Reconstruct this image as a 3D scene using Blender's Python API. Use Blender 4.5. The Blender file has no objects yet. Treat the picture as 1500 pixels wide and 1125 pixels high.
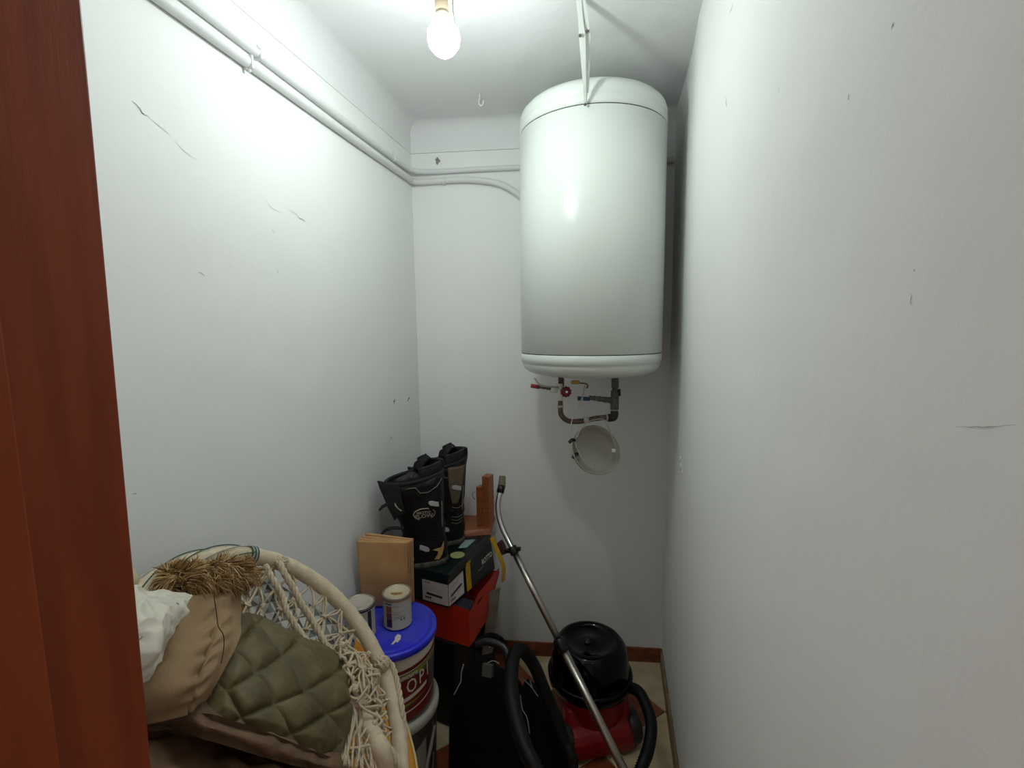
import bpy, math, random
from mathutils import Vector, Matrix, noise
R_ = random.Random(7)
SC = bpy.context.scene
COL = SC.collection
PI = math.pi

# ---------------------------------------------------------------- camera, world, exposure
cam_data = bpy.data.cameras.new('camera')
cam = bpy.data.objects.new('camera', cam_data)
COL.objects.link(cam)
SC.camera = cam
cam_data.sensor_fit = 'HORIZONTAL'
cam_data.sensor_width = 36.0
cam_data.lens = 690.5 / 1500 * 36.0
cam_data.clip_start = 0.02
_f, _r, _u = (-0.214540, 0.970133, -0.113203), (0.976619, 0.214700, -0.010925), (-0.013706, 0.112900, 0.993512)
cam.matrix_world = Matrix(((_r[0], _u[0], -_f[0], 0.0), (_r[1], _u[1], -_f[1], 0.0), (_r[2], _u[2], -_f[2], 1.587), (0, 0, 0, 1)))
world = bpy.data.worlds.new('hallway_fill')  # warm ambient fill added to lift the shadows; the hallway itself is unseen
SC.world = world
world.use_nodes = True
world.node_tree.nodes['Background'].inputs[0].default_value = (1.0, 0.80, 0.72, 1)
world.node_tree.nodes['Background'].inputs[1].default_value = 0.27
SC.view_settings.view_transform = 'Standard'
SC.view_settings.look = 'None'
SC.view_settings.gamma = 1
SC.view_settings.use_curve_mapping = False
SC.view_settings.exposure = 0.08
BULB = Vector((-0.4100, 1.1445, 2.2782))
BULB_POWER = 122.0
BULB_COLOR = (0.92, 1.0, 0.985)

# ---------------------------------------------------------------- materials
def lin(c):
    return tuple(((x / 255) / 12.92 if x / 255 <= 0.04045 else ((x / 255 + 0.055) / 1.055) ** 2.4) for x in c)
def mat(name, rgb, rough=0.6, metal=0.0, bump=0.0, bscale=40.0, var=0.0, vscale=8.0, rgb2=None, stretch=None, emit=0.0, coat=0.0, spec=0.5, alpha=1.0, sheen=0.0):
    m = bpy.data.materials.new(name); m.use_nodes = True
    nt = m.node_tree; b = nt.nodes['Principled BSDF']
    col = lin(rgb)
    b.inputs['Base Color'].default_value = (*col, 1)
    b.inputs['Roughness'].default_value = rough
    b.inputs['Metallic'].default_value = metal
    b.inputs['Coat Weight'].default_value = coat
    b.inputs['Specular IOR Level'].default_value = spec
    b.inputs['Sheen Weight'].default_value = sheen
    if alpha < 1: b.inputs['Alpha'].default_value = alpha
    tc = nt.nodes.new('ShaderNodeTexCoord'); mp = nt.nodes.new('ShaderNodeMapping')
    nt.links.new(tc.outputs['Object'], mp.inputs[0])
    if stretch: mp.inputs['Scale'].default_value = stretch
    if var > 0 or rgb2:
        n = nt.nodes.new('ShaderNodeTexNoise'); n.inputs['Scale'].default_value = vscale; n.inputs['Detail'].default_value = 6
        nt.links.new(mp.outputs[0], n.inputs['Vector'])
        r = nt.nodes.new('ShaderNodeValToRGB')
        c2 = lin(rgb2) if rgb2 else tuple(c * (1 - var) for c in col)
        r.color_ramp.elements[0].color = (*c2, 1); r.color_ramp.elements[0].position = 0.35
        r.color_ramp.elements[1].color = (*col, 1); r.color_ramp.elements[1].position = 0.65
        nt.links.new(n.outputs['Fac'], r.inputs[0]); nt.links.new(r.outputs[0], b.inputs['Base Color'])
    if bump > 0:
        n2 = nt.nodes.new('ShaderNodeTexNoise'); n2.inputs['Scale'].default_value = bscale; n2.inputs['Detail'].default_value = 5
        nt.links.new(mp.outputs[0], n2.inputs['Vector'])
        bp = nt.nodes.new('ShaderNodeBump'); bp.inputs['Strength'].default_value = bump; bp.inputs['Distance'].default_value = 0.01
        nt.links.new(n2.outputs['Fac'], bp.inputs['Height']); nt.links.new(bp.outputs[0], b.inputs['Normal'])
    if emit > 0:
        b.inputs['Emission Color'].default_value = (*BULB_COLOR, 1); b.inputs['Emission Strength'].default_value = emit
    return m
def plaster(name, rgb):
    m = mat(name, rgb, 0.85, spec=0.25)
    nt = m.node_tree; b = nt.nodes['Principled BSDF']
    tc = nt.nodes.new('ShaderNodeTexCoord')
    a = nt.nodes.new('ShaderNodeTexNoise'); a.inputs['Scale'].default_value = 3.2; a.inputs['Detail'].default_value = 3
    c = nt.nodes.new('ShaderNodeTexNoise'); c.inputs['Scale'].default_value = 26; c.inputs['Detail'].default_value = 8; c.inputs['Roughness'].default_value = 0.6
    for n in (a, c): nt.links.new(tc.outputs['Object'], n.inputs['Vector'])
    b1 = nt.nodes.new('ShaderNodeBump'); b1.inputs['Strength'].default_value = 0.28; b1.inputs['Distance'].default_value = 0.035
    b2 = nt.nodes.new('ShaderNodeBump'); b2.inputs['Strength'].default_value = 0.2; b2.inputs['Distance'].default_value = 0.005
    nt.links.new(a.outputs['Fac'], b1.inputs['Height']); nt.links.new(c.outputs['Fac'], b2.inputs['Height'])
    nt.links.new(b1.outputs[0], b2.inputs['Normal']); nt.links.new(b2.outputs[0], b.inputs['Normal'])
    return m
M_WALL = plaster('white_plaster', (241, 242, 240))
M_CEIL = plaster('white_ceiling_plaster', (236, 237, 236))
M_PIPE = mat('painted_conduit', (222, 223, 222), 0.5, bump=0.15, bscale=30)
M_HOLE = mat('bare_plaster', (168, 166, 158), 0.95, bump=0.5, bscale=120, var=0.4, vscale=60)
M_CRACK = mat('crack_shade', (120, 121, 118), 1.0)
M_ENAMEL = mat('white_enamel', (224, 230, 223), 0.3)
M_SEAM = mat('seam_grey', (70, 72, 70), 0.8)
M_WHITE_PL = mat('white_plastic', (222, 222, 216), 0.4)
M_BLACK = mat('black_plastic', (16, 16, 17), 0.35)
M_BLACK_GLOSS = mat('gloss_black_plastic', (3, 3, 5), 0.08, spec=0.22)
M_BLACK_HOSE = mat('black_hose_rubber', (12, 12, 12), 0.55, spec=0.3)
M_RED_PL = mat('red_plastic', (150, 18, 24), 0.35, var=0.15)
M_DARKRED = mat('dark_red_paint', (105, 18, 20), 0.4, bump=0.2)
M_CHROME = mat('brushed_chrome', (190, 184, 176), 0.28, metal=1.0)
M_CHROME2 = mat('bright_metal', (200, 200, 200), 0.2, metal=1.0)
M_OLDPIPE = mat('tarnished_pipe', (112, 108, 98), 0.6, metal=0.3, bump=0.6, bscale=150, var=0.4, vscale=90)
M_BROWNPIPE = mat('brown_old_copper', (105, 84, 72), 0.5, metal=0.4, var=0.4, vscale=60)
M_MAHOG = mat('reddish_brown_varnished_wood', (146, 64, 28), 0.42, rgb2=(126, 52, 22), vscale=4, stretch=(9, 9, 0.8), bump=0.04, bscale=30, spec=0.25)
M_OAKRED = mat('orange_brown_wood', (168, 100, 60), 0.45, rgb2=(142, 80, 46), vscale=9, stretch=(1, 9, 9), bump=0.08)
M_MARBLE = mat('brown_marble_ceramic', (150, 82, 46), 0.3, rgb2=(92, 48, 28), vscale=22)
M_MARBLE_T = mat('tan_baseboard_edge', (150, 128, 92), 0.5, rgb2=(116, 92, 60), vscale=18)
M_TILE_C = mat('cream_tile', (214, 198, 164), 0.3, rgb2=(190, 170, 130), vscale=14)
M_TILE_B = mat('terracotta_tile', (164, 92, 56), 0.3, rgb2=(120, 62, 38), vscale=16)
M_GROUT = mat('grout', (120, 108, 90), 0.9)
M_RATTAN = mat('cream_wrapped_tape', (224, 206, 178), 0.6, bump=0.3, bscale=60, var=0.12, vscale=40)
M_CORD = mat('cream_cotton_cord', (218, 200, 172), 0.85, bump=0.4, bscale=250, var=0.12, vscale=60)
M_GREEN_S = mat('green_string', (58, 92, 70), 0.7)
M_QUILT = mat('olive_quilted_nylon', (112, 100, 64), 0.6, rgb2=(88, 78, 50), vscale=14, bump=0.2, bscale=50)
M_BEIGE = mat('taupe_cotton_shell', (160, 132, 98), 0.8, rgb2=(144, 116, 84), vscale=9, bump=0.15, bscale=300)
M_BROWNF = mat('brown_cotton_fold', (136, 106, 78), 0.8, rgb2=(104, 80, 58), vscale=12, bump=0.2, bscale=200)
M_STITCH = mat('dark_stitching', (34, 26, 20), 0.9)
M_FUR = [mat('fur_tan', (214, 180, 122), 0.55), mat('fur_brown', (158, 120, 74), 0.55), mat('fur_dark', (66, 45, 28), 0.6)]
M_BAG = mat('white_plastic_film', (222, 216, 200), 0.35, var=0.06, vscale=6)
M_BAG2 = mat('cream_plastic_film', (214, 200, 166), 0.5)
M_ORANGE = mat('orange_yellow_plastic', (230, 164, 44), 0.45, rgb2=(214, 138, 34), vscale=5)
M_RIM = mat('pale_yellow_rim', (226, 206, 148), 0.5)
M_BLUE = mat('blue_plastic_lid', (40, 44, 226), 0.32, rgb2=(76, 84, 224), vscale=9)
M_BUCKET = mat('white_bucket_plastic', (206, 196, 180), 0.4)
M_GREYW = mat('grey_white_plastic', (188, 184, 176), 0.45, var=0.1)
M_GREYBL = mat('dark_grey_bucket_print', (64, 60, 58), 0.4)
M_LGREY = mat('light_grey_print', (150, 146, 142), 0.45)
M_MAROON = mat('dark_red_print', (116, 26, 22), 0.4)
M_GREYPR = mat('grey_print', (96, 88, 86), 0.4)
M_GREENPR = mat('yellow_green_print', (150, 150, 38), 0.4)
M_INKW = mat('white_ink', (222, 216, 208), 0.5)
M_INKB = mat('black_ink', (40, 30, 30), 0.6)
M_INKG = mat('faint_grey_ink', (138, 126, 120), 0.7)
M_TIN = mat('tin_rim', (190, 182, 160), 0.3, metal=0.7)
M_CANLBL = mat('can_paper_label', (186, 182, 168), 0.5, var=0.06, vscale=30)
M_CANTOP = mat('pale_can_lid', (206, 196, 186), 0.4)
M_CANTOP2 = mat('cream_can_lid', (220, 206, 178), 0.4)
M_RUST = mat('brown_paint_residue', (160, 118, 70), 0.6)
M_KRAFT = mat('kraft_paper', (222, 178, 126), 0.8, rgb2=(206, 158, 106), vscale=7, bump=0.25, bscale=20)
M_BOXG = mat('dark_green_card', (12, 30, 26), 0.35, rgb2=(8, 20, 18), vscale=10)
M_LABEL = mat('white_paper_label', (206, 198, 194), 0.6)
M_YELLOW = mat('yellow_tape', (206, 158, 22), 0.45, var=0.15, vscale=40)
M_STICK1 = mat('pale_green_sticker', (174, 178, 118), 0.5)
M_STICK2 = mat('pale_blue_sticker', (150, 178, 178), 0.5)
M_ORRED = mat('orange_red_plastic', (214, 58, 26), 0.5, rgb2=(184, 40, 20), vscale=6)
M_NAVY = mat('dark_blue_cloth', (24, 28, 48), 0.7)
M_DARKBOX = mat('black_chest', (8, 9, 10), 0.5)
M_LEATHER = mat('black_leather', (12, 12, 15), 0.42, bump=0.7, bscale=30, var=0.3, vscale=20, spec=0.35)
M_LEATHER2 = mat('black_suede', (20, 20, 20), 0.75, bump=0.4, bscale=160)
M_TANPANEL = mat('taupe_leather_panel', (106, 92, 72), 0.7, var=0.2, vscale=30)
M_GREYTRIM = mat('grey_piping', (120, 118, 112), 0.5)
M_SOLE = mat('dirty_rubber_sole', (92, 88, 74), 0.8, rgb2=(56, 54, 44), vscale=40)
M_BUCKLE = mat('pale_grey_buckle', (176, 172, 172), 0.35)
M_LOGO = mat('off_white_logo', (150, 146, 128), 0.6)
M_GOLD = mat('pale_gold_print', (190, 156, 98), 0.5)
M_NYLON = mat('black_nylon', (5, 5, 6), 0.85, bump=0.3, bscale=60, spec=0.15)
M_PATCH = mat('grey_logo_patch', (62, 66, 58), 0.7)
M_REFLECT = mat('grey_reflective_piping', (120, 120, 120), 0.4)
M_CUSH = [mat('cushion_white', (200, 198, 190), 0.9), mat('cushion_grey', (128, 128, 122), 0.9), mat('cushion_dark', (82, 84, 80), 0.9)]
M_OLIVEGRIP = mat('olive_grip', (112, 108, 78), 0.7)
M_BLUELBL = mat('blue_lever_sleeve', (30, 62, 108), 0.5)
M_REDLBL = mat('red_lever_sleeve', (140, 36, 40), 0.5)
M_YELP = mat('yellow_plastic_cap', (186, 150, 60), 0.5)
M_COVER = mat('off_white_translucent_plastic', (158, 154, 142), 0.35)
M_SOCKET = mat('beige_lamp_socket', (170, 152, 128), 0.5)
M_CABLE = mat('grey_cable', (92, 88, 84), 0.6)
M_BULB = mat('lit_bulb_glass', (255, 255, 255), 0.4, emit=1.0)

# ---------------------------------------------------------------- mesh helpers
class G:
    def __init__(s): s.v = []; s.f = []; s.m = []; s.sm = []
    def add(s, vs, fs, mi=0, smooth=False):
        o = len(s.v); s.v += [tuple(x) for x in vs]
        for f in fs: s.f.append([i + o for i in f]); s.m.append(mi); s.sm.append(smooth)
        return s
def build(name, g, mats, parent=None, smooth=None, bevel=0.0, solid=0.0, props=None):
    me = bpy.data.meshes.new(name); me.from_pydata(g.v, [], g.f)
    for m in (mats if isinstance(mats, (list, tuple)) else [mats]): me.materials.append(m)
    me.polygons.foreach_set('material_index', g.m)
    me.polygons.foreach_set('use_smooth', [bool(x) if smooth is None else smooth for x in g.sm])
    me.update()
    o = bpy.data.objects.new(name, me); COL.objects.link(o)
    if parent: o.parent = parent; o.matrix_parent_inverse = parent.matrix_world.inverted() if False else Matrix.Translation(-Vector(parent.location))
    if bevel > 0:
        b = o.modifiers.new('bevel', 'BEVEL'); b.width = bevel; b.segments = 2; b.limit_method = 'ANGLE'
    if solid:
        b = o.modifiers.new('solid', 'SOLIDIFY'); b.thickness = abs(solid); b.offset = -1 if solid > 0 else 1
    if props:
        for k, v in props.items(): o[k] = v
    return o
def tag(o, label, cat, group=None):
    o['label'] = label; o['category'] = cat
    if group: o['group'] = group
    return o
def thing(name, label, cat, loc, group=None):
    o = bpy.data.objects.new(name, None); COL.objects.link(o); o.location = loc; o.empty_display_size = 0.05
    return tag(o, label, cat, group)
def struct(name, g, m, parent=None, **k):
    o = build(name, g, m, parent, **k)
    if parent is None: o['kind'] = 'structure'
    return o
def box(g, c, s, mi=0, M=None):
    hx, hy, hz = s[0] / 2, s[1] / 2, s[2] / 2
    vs = [Vector((x * hx, y * hy, z * hz)) for x in (-1, 1) for y in (-1, 1) for z in (-1, 1)]
    if M: vs = [M @ v for v in vs]
    c = Vector(c)
    return g.add([v + c for v in vs], [(0, 1, 3, 2), (4, 6, 7, 5), (0, 4, 5, 1), (2, 3, 7, 6), (0, 2, 6, 4), (1, 5, 7, 3)], mi)
def hexa(g, q0, q1, mi=0):
    # two quads (matching order) joined to a solid
    vs = list(q0) + list(q1)
    return g.add(vs, [(3, 2, 1, 0), (4, 5, 6, 7), (0, 1, 5, 4), (1, 2, 6, 5), (2, 3, 7, 6), (3, 0, 4, 7)], mi)
def prism(g, poly, z0, z1, mi=0):
    n = len(poly)
    vs = [(x, y, z0) for x, y in poly] + [(x, y, z1) for x, y in poly]
    fs = [list(range(n))[::-1], list(range(n, 2 * n))] + [(i, (i + 1) % n, n + (i + 1) % n, n + i) for i in range(n)]
    return g.add(vs, fs, mi)
def lathe(g, prof, c, n=48, mi=0, axis=None, smooth=True, mfun=None, a0=0.0, a1=2 * PI):
    # prof: (radius, height) list
    c = Vector(c); ax = Vector(axis).normalized() if axis else Vector((0, 0, 1))
    q = Vector((0, 0, 1)).rotation_difference(ax)
    full = abs(a1 - a0 - 2 * PI) < 1e-6
    cols = n if full else n + 1
    vs = []
    for r, h in prof:
        for i in range(cols):
            t = a0 + (a1 - a0) * i / n
            vs.append(c + q @ Vector((r * math.cos(t), r * math.sin(t), h)))
    o = len(g.v); g.v += [tuple(v) for v in vs]
    for k in range(len(prof) - 1):
        for i in range(n):
            j = (i + 1) % cols
            g.f.append([o + k * cols + i, o + k * cols + j, o + (k + 1) * cols + j, o + (k + 1) * cols + i])
            g.m.append(mfun(k, i) if mfun else mi); g.sm.append(smooth)
    return g
def disc(g, c, r, n=32, mi=0, axis=(0, 0, 1), th=0.001):
    return lathe(g, [(0.0001, 0), (r, 0), (r, th), (0.0001, th)], c, n, mi, axis, smooth=False)
def cr(pts, n=8, closed=False):
    P = [Vector(p) for p in pts]; out = []
    m = len(P)
    for i in range(m if closed else m - 1):
        p1, p2 = P[i], P[(i + 1) % m]
        p0 = P[i - 1] if (i > 0 or closed) else p1 * 2 - p2
        p3 = P[(i + 2) % m] if (i + 2 < m or closed) else p2 * 2 - p1
        for k in range(n):
            t = k / n
            out.append(0.5 * ((2 * p1) + (-p0 + p2) * t + (2 * p0 - 5 * p1 + 4 * p2 - p3) * t * t + (-p0 + 3 * p1 - 3 * p2 + p3) * t ** 3))
    if not closed: out.append(P[-1])
    return out
def frames(P, closed=False):
    n = len(P); T = []
    for i in range(n):
        a = P[(i + 1) % n] if (closed or i < n - 1) else P[i]; b = P[i - 1] if (closed or i > 0) else P[i]
        T.append((a - b).normalized())
    u = T[0].orthogonal().normalized(); F = []
    for i in range(n):
        u = (u - T[i] * u.dot(T[i]))
        u = u.normalized() if u.length > 1e-6 else T[i].orthogonal().normalized()
        F.append((T[i], u, T[i].cross(u)))
    return F
def tube(g, P, r, sides=10, mi=0, closed=False, rfun=None, smooth=True, flat=1.0):
    P = [Vector(p) for p in P]; F = frames(P, closed); n = len(P); o = len(g.v)
    for i, p in enumerate(P):
        rr = rfun(i / max(1, n - 1), i) if rfun else r
        for k in range(sides):
            t = 2 * PI * k / sides
            g.v.append(tuple(p + F[i][1] * math.cos(t) * rr + F[i][2] * math.sin(t) * rr * flat))
    for i in range(n if closed else n - 1):
        j = (i + 1) % n
        for k in range(sides):
            l = (k + 1) % sides
            g.f.append([o + i * sides + k, o + i * sides + l, o + j * sides + l, o + j * sides + k]); g.m.append(mi); g.sm.append(smooth)
    if not closed:
        g.f.append([o + k for k in range(sides)][::-1]); g.m.append(mi); g.sm.append(False)
        g.f.append([o + (n - 1) * sides + k for k in range(sides)]); g.m.append(mi); g.sm.append(False)
    return g
def resample(P, step):
    out = [P[0]]; acc = 0
    for a, b in zip(P, P[1:]):
        L = (b - a).length
        while acc + L >= step:
            t = (step - acc) / L; a = a.lerp(b, t); out.append(a); L = (b - a).length; acc = 0
            if L <= 0: break
        acc += L
    return out
def ball(g, c, r, mi=0, n=8, s=(1, 1, 1), q=None):
    c = Vector(c); o = len(g.v)
    for i in range(n + 1):
        a = PI * i / n
        for k in range(n * 2):
            t = PI * k / n
            v = Vector((math.sin(a) * math.cos(t) * s[0], math.sin(a) * math.sin(t) * s[1], math.cos(a) * s[2])) * r
            g.v.append(tuple(c + (q @ v if q else v)))
    w = 2 * n
    for i in range(n):
        for k in range(w):
            g.f.append([o + i * w + k, o + (i + 1) * w + k, o + (i + 1) * w + (k + 1) % w, o + i * w + (k + 1) % w]); g.m.append(mi); g.sm.append(True)
    return g
def spl(vals, t):
    m = len(vals) - 1; x = min(max(t, 0), 1) * m; i = min(int(x), m - 1); t = x - i
    p1, p2 = vals[i], vals[i + 1]
    p0 = vals[i - 1] if i > 0 else p1 * 2 - p2
    p3 = vals[i + 2] if i + 2 <= m else p2 * 2 - p1
    return 0.5 * ((2 * p1) + (-p0 + p2) * t + (2 * p0 - 5 * p1 + 4 * p2 - p3) * t * t + (-p0 + 3 * p1 - 3 * p2 + p3) * t ** 3)
def patch(g, rows, nu=40, nv=40, disp=None, mi=0, mfun=None, thick=0.006, toward=Vector((0, 0, 1.587))):
    # smooth cloth sheet through a net of points, with a back side
    C = [[Vector(p) for p in r] for r in rows]
    P = []
    for j in range(nv + 1):
        col = [spl([C[a][b] for a in range(len(C))], j / nv) for b in range(len(C[0]))]
        P.append([spl(col, i / nu) for i in range(nu + 1)])
    def nrm(j, i):
        a = P[j][min(i + 1, nu)] - P[j][max(i - 1, 0)]; b = P[min(j + 1, nv)][i] - P[max(j - 1, 0)][i]
        n = a.cross(b)
        n = n.normalized() if n.length > 1e-9 else Vector((0, 0, 1))
        return n if n.dot(toward - P[j][i]) > 0 else -n
    N = [[nrm(j, i) for i in range(nu + 1)] for j in range(nv + 1)]
    top = []; bot = []
    for j in range(nv + 1):
        for i in range(nu + 1):
            d = disp(i / nu, j / nv, P[j][i]) if disp else 0
            top.append(P[j][i] + N[j][i] * d); bot.append(P[j][i] - N[j][i] * thick)
    w = nu + 1; o = len(g.v); g.v += [tuple(v) for v in top + bot]; K = len(top)
    for j in range(nv):
        for i in range(nu):
            a = j * w + i; m_ = mfun(i / nu, j / nv) if mfun else mi
            g.f.append([o + a, o + a + 1, o + a + w + 1, o + a + w]); g.m.append(m_); g.sm.append(True)
            g.f.append([o + K + a + w, o + K + a + w + 1, o + K + a + 1, o + K + a]); g.m.append(m_); g.sm.append(True)
    rim = [i for i in range(w)] + [j * w + nu for j in range(1, nv + 1)] + [nv * w + i for i in range(nu - 1, -1, -1)] + [j * w for j in range(nv - 1, 0, -1)]
    for a, b in zip(rim, rim[1:] + rim[:1]):
        g.f.append([o + a, o + K + a, o + K + b, o + b]); g.m.append(mi); g.sm.append(True)
    return g
def text_geo(s, size, shear=0.0, bold=0.0):
    cu = bpy.data.curves.new('t', 'FONT'); cu.body = s; cu.size = size; cu.align_x = 'CENTER'; cu.align_y = 'CENTER'; cu.shear = shear; cu.offset = bold; cu.resolution_u = 2
    ob = bpy.data.objects.new('t', cu); COL.objects.link(ob)
    dg = bpy.context.evaluated_depsgraph_get(); me = ob.evaluated_get(dg).to_mesh()
    vs = [tuple(v.co) for v in me.vertices]; fs = [list(p.vertices) for p in me.polygons]
    ob.evaluated_get(dg).to_mesh_clear(); bpy.data.objects.remove(ob); bpy.data.curves.remove(cu)
    return vs, fs
def text_plane(g, s, size, o, ux, uy, mi=0, bold=0.0, shear=0.0):
    vs, fs = text_geo(s, size, shear, bold); o = Vector(o); ux = Vector(ux).normalized(); uy = Vector(uy).normalized()
    return g.add([o + ux * x + uy * y for x, y, z in vs], fs, mi)
def quadp(g, o, ux, uy, w, h, mi=0):
    o = Vector(o); ux = Vector(ux).normalized(); uy = Vector(uy).normalized()
    return g.add([o - ux * w / 2 - uy * h / 2, o + ux * w / 2 - uy * h / 2, o + ux * w / 2 + uy * h / 2, o - ux * w / 2 + uy * h / 2], [(0, 1, 2, 3)], mi)
def clip_poly(poly, a, b, c_):
    # keep a*x+b*y<=c
    out = []
    for i in range(len(poly)):
        p, q = poly[i], poly[(i + 1) % len(poly)]
        dp, dq = a * p[0] + b * p[1] - c_, a * q[0] + b * q[1] - c_
        if dp <= 0: out.append(p)
        if dp * dq < 0:
            t = dp / (dp - dq); out.append((p[0] + (q[0] - p[0]) * t, p[1] + (q[1] - p[1]) * t))
    return out

# ---------------------------------------------------------------- room shell
XL, XR, YF, CEIL, ZC = -0.907, 0.2354, 0.34, 2.5, 2.374
KB, CB = 2.171, 0.1207
def yb(x): return KB + CB * x
g = G(); prism(g, [(-1.25, -0.9), (0.6, -0.9), (0.6, 2.5), (-1.25, 2.5)], -0.06, -0.012); floor = struct('floor', g, M_GROUT)
def tile_at(cx, cy, half, m, idx):
    pl = [(cx + half, cy), (cx, cy + half), (cx - half, cy), (cx, cy - half)]
    for a, b, c_ in ((-1, 0, -XL + 0.001), (1, 0, XR + 0.001), (-CB, 1, KB + 0.001), (0, -1, 0.3)):
        pl = clip_poly(pl, a, b, c_)
        if len(pl) < 3: return
    g = G(); prism(g, pl, -0.012, 0.0); build('tile', g, m, floor, bevel=0.0012)
for i in range(-4, 5):
    for j in range(-8, 6):
        cx, cy = -0.03 + i * 0.25, 1.89 + j * 0.25
        if (i + j) % 2 == 0: tile_at(cx, cy, 0.2478, M_TILE_B if i % 2 == 0 else M_TILE_C, 0)
g = G(); prism(g, [(-1.1, 0.1), (0.45, 0.1), (0.45, 2.45), (-1.1, 2.45)], CEIL, CEIL + 0.08); struct('ceiling', g, M_CEIL)
T = 0.12
g = G(); prism(g, [(XL - T, 0.1), (XL, 0.1), (XL, yb(XL) + 0.01), (XL - T, yb(XL) + 0.01)], -0.012, ZC); wl = struct('wall_left', g, M_WALL)
g = G(); prism(g, [(XL, yb(XL)), (XR, yb(XR)), (XR + T, yb(XR) + T), (XL - T, yb(XL) + T)], -0.012, ZC); wb = struct('wall_back', g, M_WALL)
# right wall with the slight bulge of old plaster near the top
def bulge(y, z): return 0.012 * math.exp(-((y - 1.55) / 0.16) ** 2) * (1 / (1 + math.exp(-(z - 1.5) * 3))) 
rows = []; g = G(); ny, nz = 60, 40
for j in range(nz + 1):
    for i in range(ny + 1):
        y = 0.1 + (yb(XR) + 0.01 - 0.1) * i / ny; z = -0.012 + (CEIL + 0.012) * j / nz
        g.v.append((XR - bulge(y, z), y, z))
for j in range(nz):
    for i in range(ny):
        a = j * (ny + 1) + i; g.f.append([a, a + ny + 1, a + ny + 2, a + 1]); g.m.append(0); g.sm.append(True)
box(g, (XR + 0.08, 1.2, 1.25), (0.1, 2.4, 2.6))
wr = struct('wall_right', g, M_WALL)
g = G(); prism(g, [(XL - T, 0.2), (-0.492, 0.2), (-0.492, YF - 0.004), (XL - T, YF - 0.004)], -0.012, CEIL)
prism(g, [(-0.492, 0.2), (XR, 0.2), (XR, YF - 0.004), (-0.492, YF - 0.004)], 2.09, CEIL); struct('wall_front', g, M_WALL)
# upper band of plaster above the cracked joint, coved into the ceiling
def cove(name, base, inner):
    # base/inner: functions t->(x,y) along wall; profile from joint up to ceiling
    g = G(); n = 2
    prof = [(0.012, ZC - 0.004), (0.012, ZC + 0.0016), (0.0, ZC + 0.0016)]
    R = 0.05
    prof += [(-0.0 - R * (1 - math.cos(a)), CEIL - R + R * math.sin(a)) for a in [PI / 2 * k / 8 for k in range(0, 9)]]
    prof += [(-R, CEIL + 0.01), (0.05, CEIL + 0.01), (0.05, ZC - 0.004)]
    pts = []
    for t in (0, 1):
        b = Vector((*base(t), 0)); nn = Vector((*inner, 0))
        pts.append([tuple(b - nn * d + Vector((0, 0, z))) for d, z in prof])
    m = len(prof)
    g.add(pts[0] + pts[1], [(i, (i + 1) % m, m + (i + 1) % m, m + i) for i in range(m)])
    return struct(name, g, M_CEIL, smooth=False)
cove('trim_1', lambda t: (XL, 0.1 + t * (yb(XL) + 0.06 - 0.1)), (1, 0))
cove('trim_2', lambda t: (XL - 0.05 + t * (XR - XL + 0.1), yb(XL - 0.05 + t * (XR - XL + 0.1))), (CB, -1))
# door jamb
g = G(); q0 = [(-0.490, 0.19, -0.01), (-0.450, 0.19, -0.01), (-0.450, 0.322, -0.01), (-0.490, 0.322, -0.01)]
q1 = [(-0.490, 0.19, 2.1), (-0.450, 0.19, 2.1), (-0.450, 0.352, 2.1), (-0.490, 0.352, 2.1)]
hexa(g, q0, q1); door = struct('door_1', g, M_MAHOG, bevel=0.002)
g = G(); box(g, (-0.1075, 0.271, 2.075), (0.685, 0.162, 0.03)); build('door_head', g, M_MAHOG, door, bevel=0.002)
g = G(); box(g, (-0.4420, 0.232, 1.03), (0.016, 0.05, 2.06)); build('door_stop', g, M_MAHOG, door, bevel=0.002)
# baseboards
def bb_piece(par, a, b, nrm, h, th, m, name='baseboard_tile'):
    a = Vector((*a, 0)); b = Vector((*b, 0)); n = Vector((*nrm, 0)).normalized() * th
    g = G(); hexa(g, [a, b, b + n, a + n], [p + Vector((0, 0, h)) for p in (a, b, b + n, a + n)])
    return build(name, g, m, par, bevel=0.001) if par else g
g = G(); hexa(g, [Vector((x, yb(x) - d, 0.001)) for x, d in ((XL, 0), (XR, 0), (XR, 0.004), (XL, 0.004))], [Vector((x, yb(x) - d, 0.066)) for x, d in ((XL, 0), (XR, 0), (XR, 0.004), (XL, 0.004))])
bbk = struct('baseboard_back', g, M_GROUT)
x = XL + 0.01
while x < XR - 0.012:
    x2 = min(x + 0.298, XR - 0.010)
    bb_piece(bbk, (x, yb(x) - 0.002), (x2, yb(x2) - 0.002), (CB, -1), 0.07, 0.010, M_MARBLE); x = x2 + 0.002
g = G(); box(g, (XR - 0.002, 1.25, 0.033), (0.004, 1.9, 0.066)); bbr = struct('baseboard_right', g, M_GROUT)
y = 0.36
while y < yb(XR) - 0.03:
    y2 = min(y + 0.30, yb(XR) - 0.012); bb_piece(bbr, (XR - 0.002, y), (XR - 0.002, y2), (-1, 0), 0.07, 0.009, M_MARBLE_T); y = y2 + 0.002
g = G(); box(g, (XL + 0.002, 1.2, 0.033), (0.004, 1.68, 0.066)); bbl = struct('baseboard_left', g, M_GROUT)
y = 0.36
while y < 2.03:
    y2 = min(y + 0.30, 2.045); bb_piece(bbl, (XL + 0.002, y), (XL + 0.002, y2), (1, 0), 0.07, 0.009, M_MARBLE); y = y2 + 0.002

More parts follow.
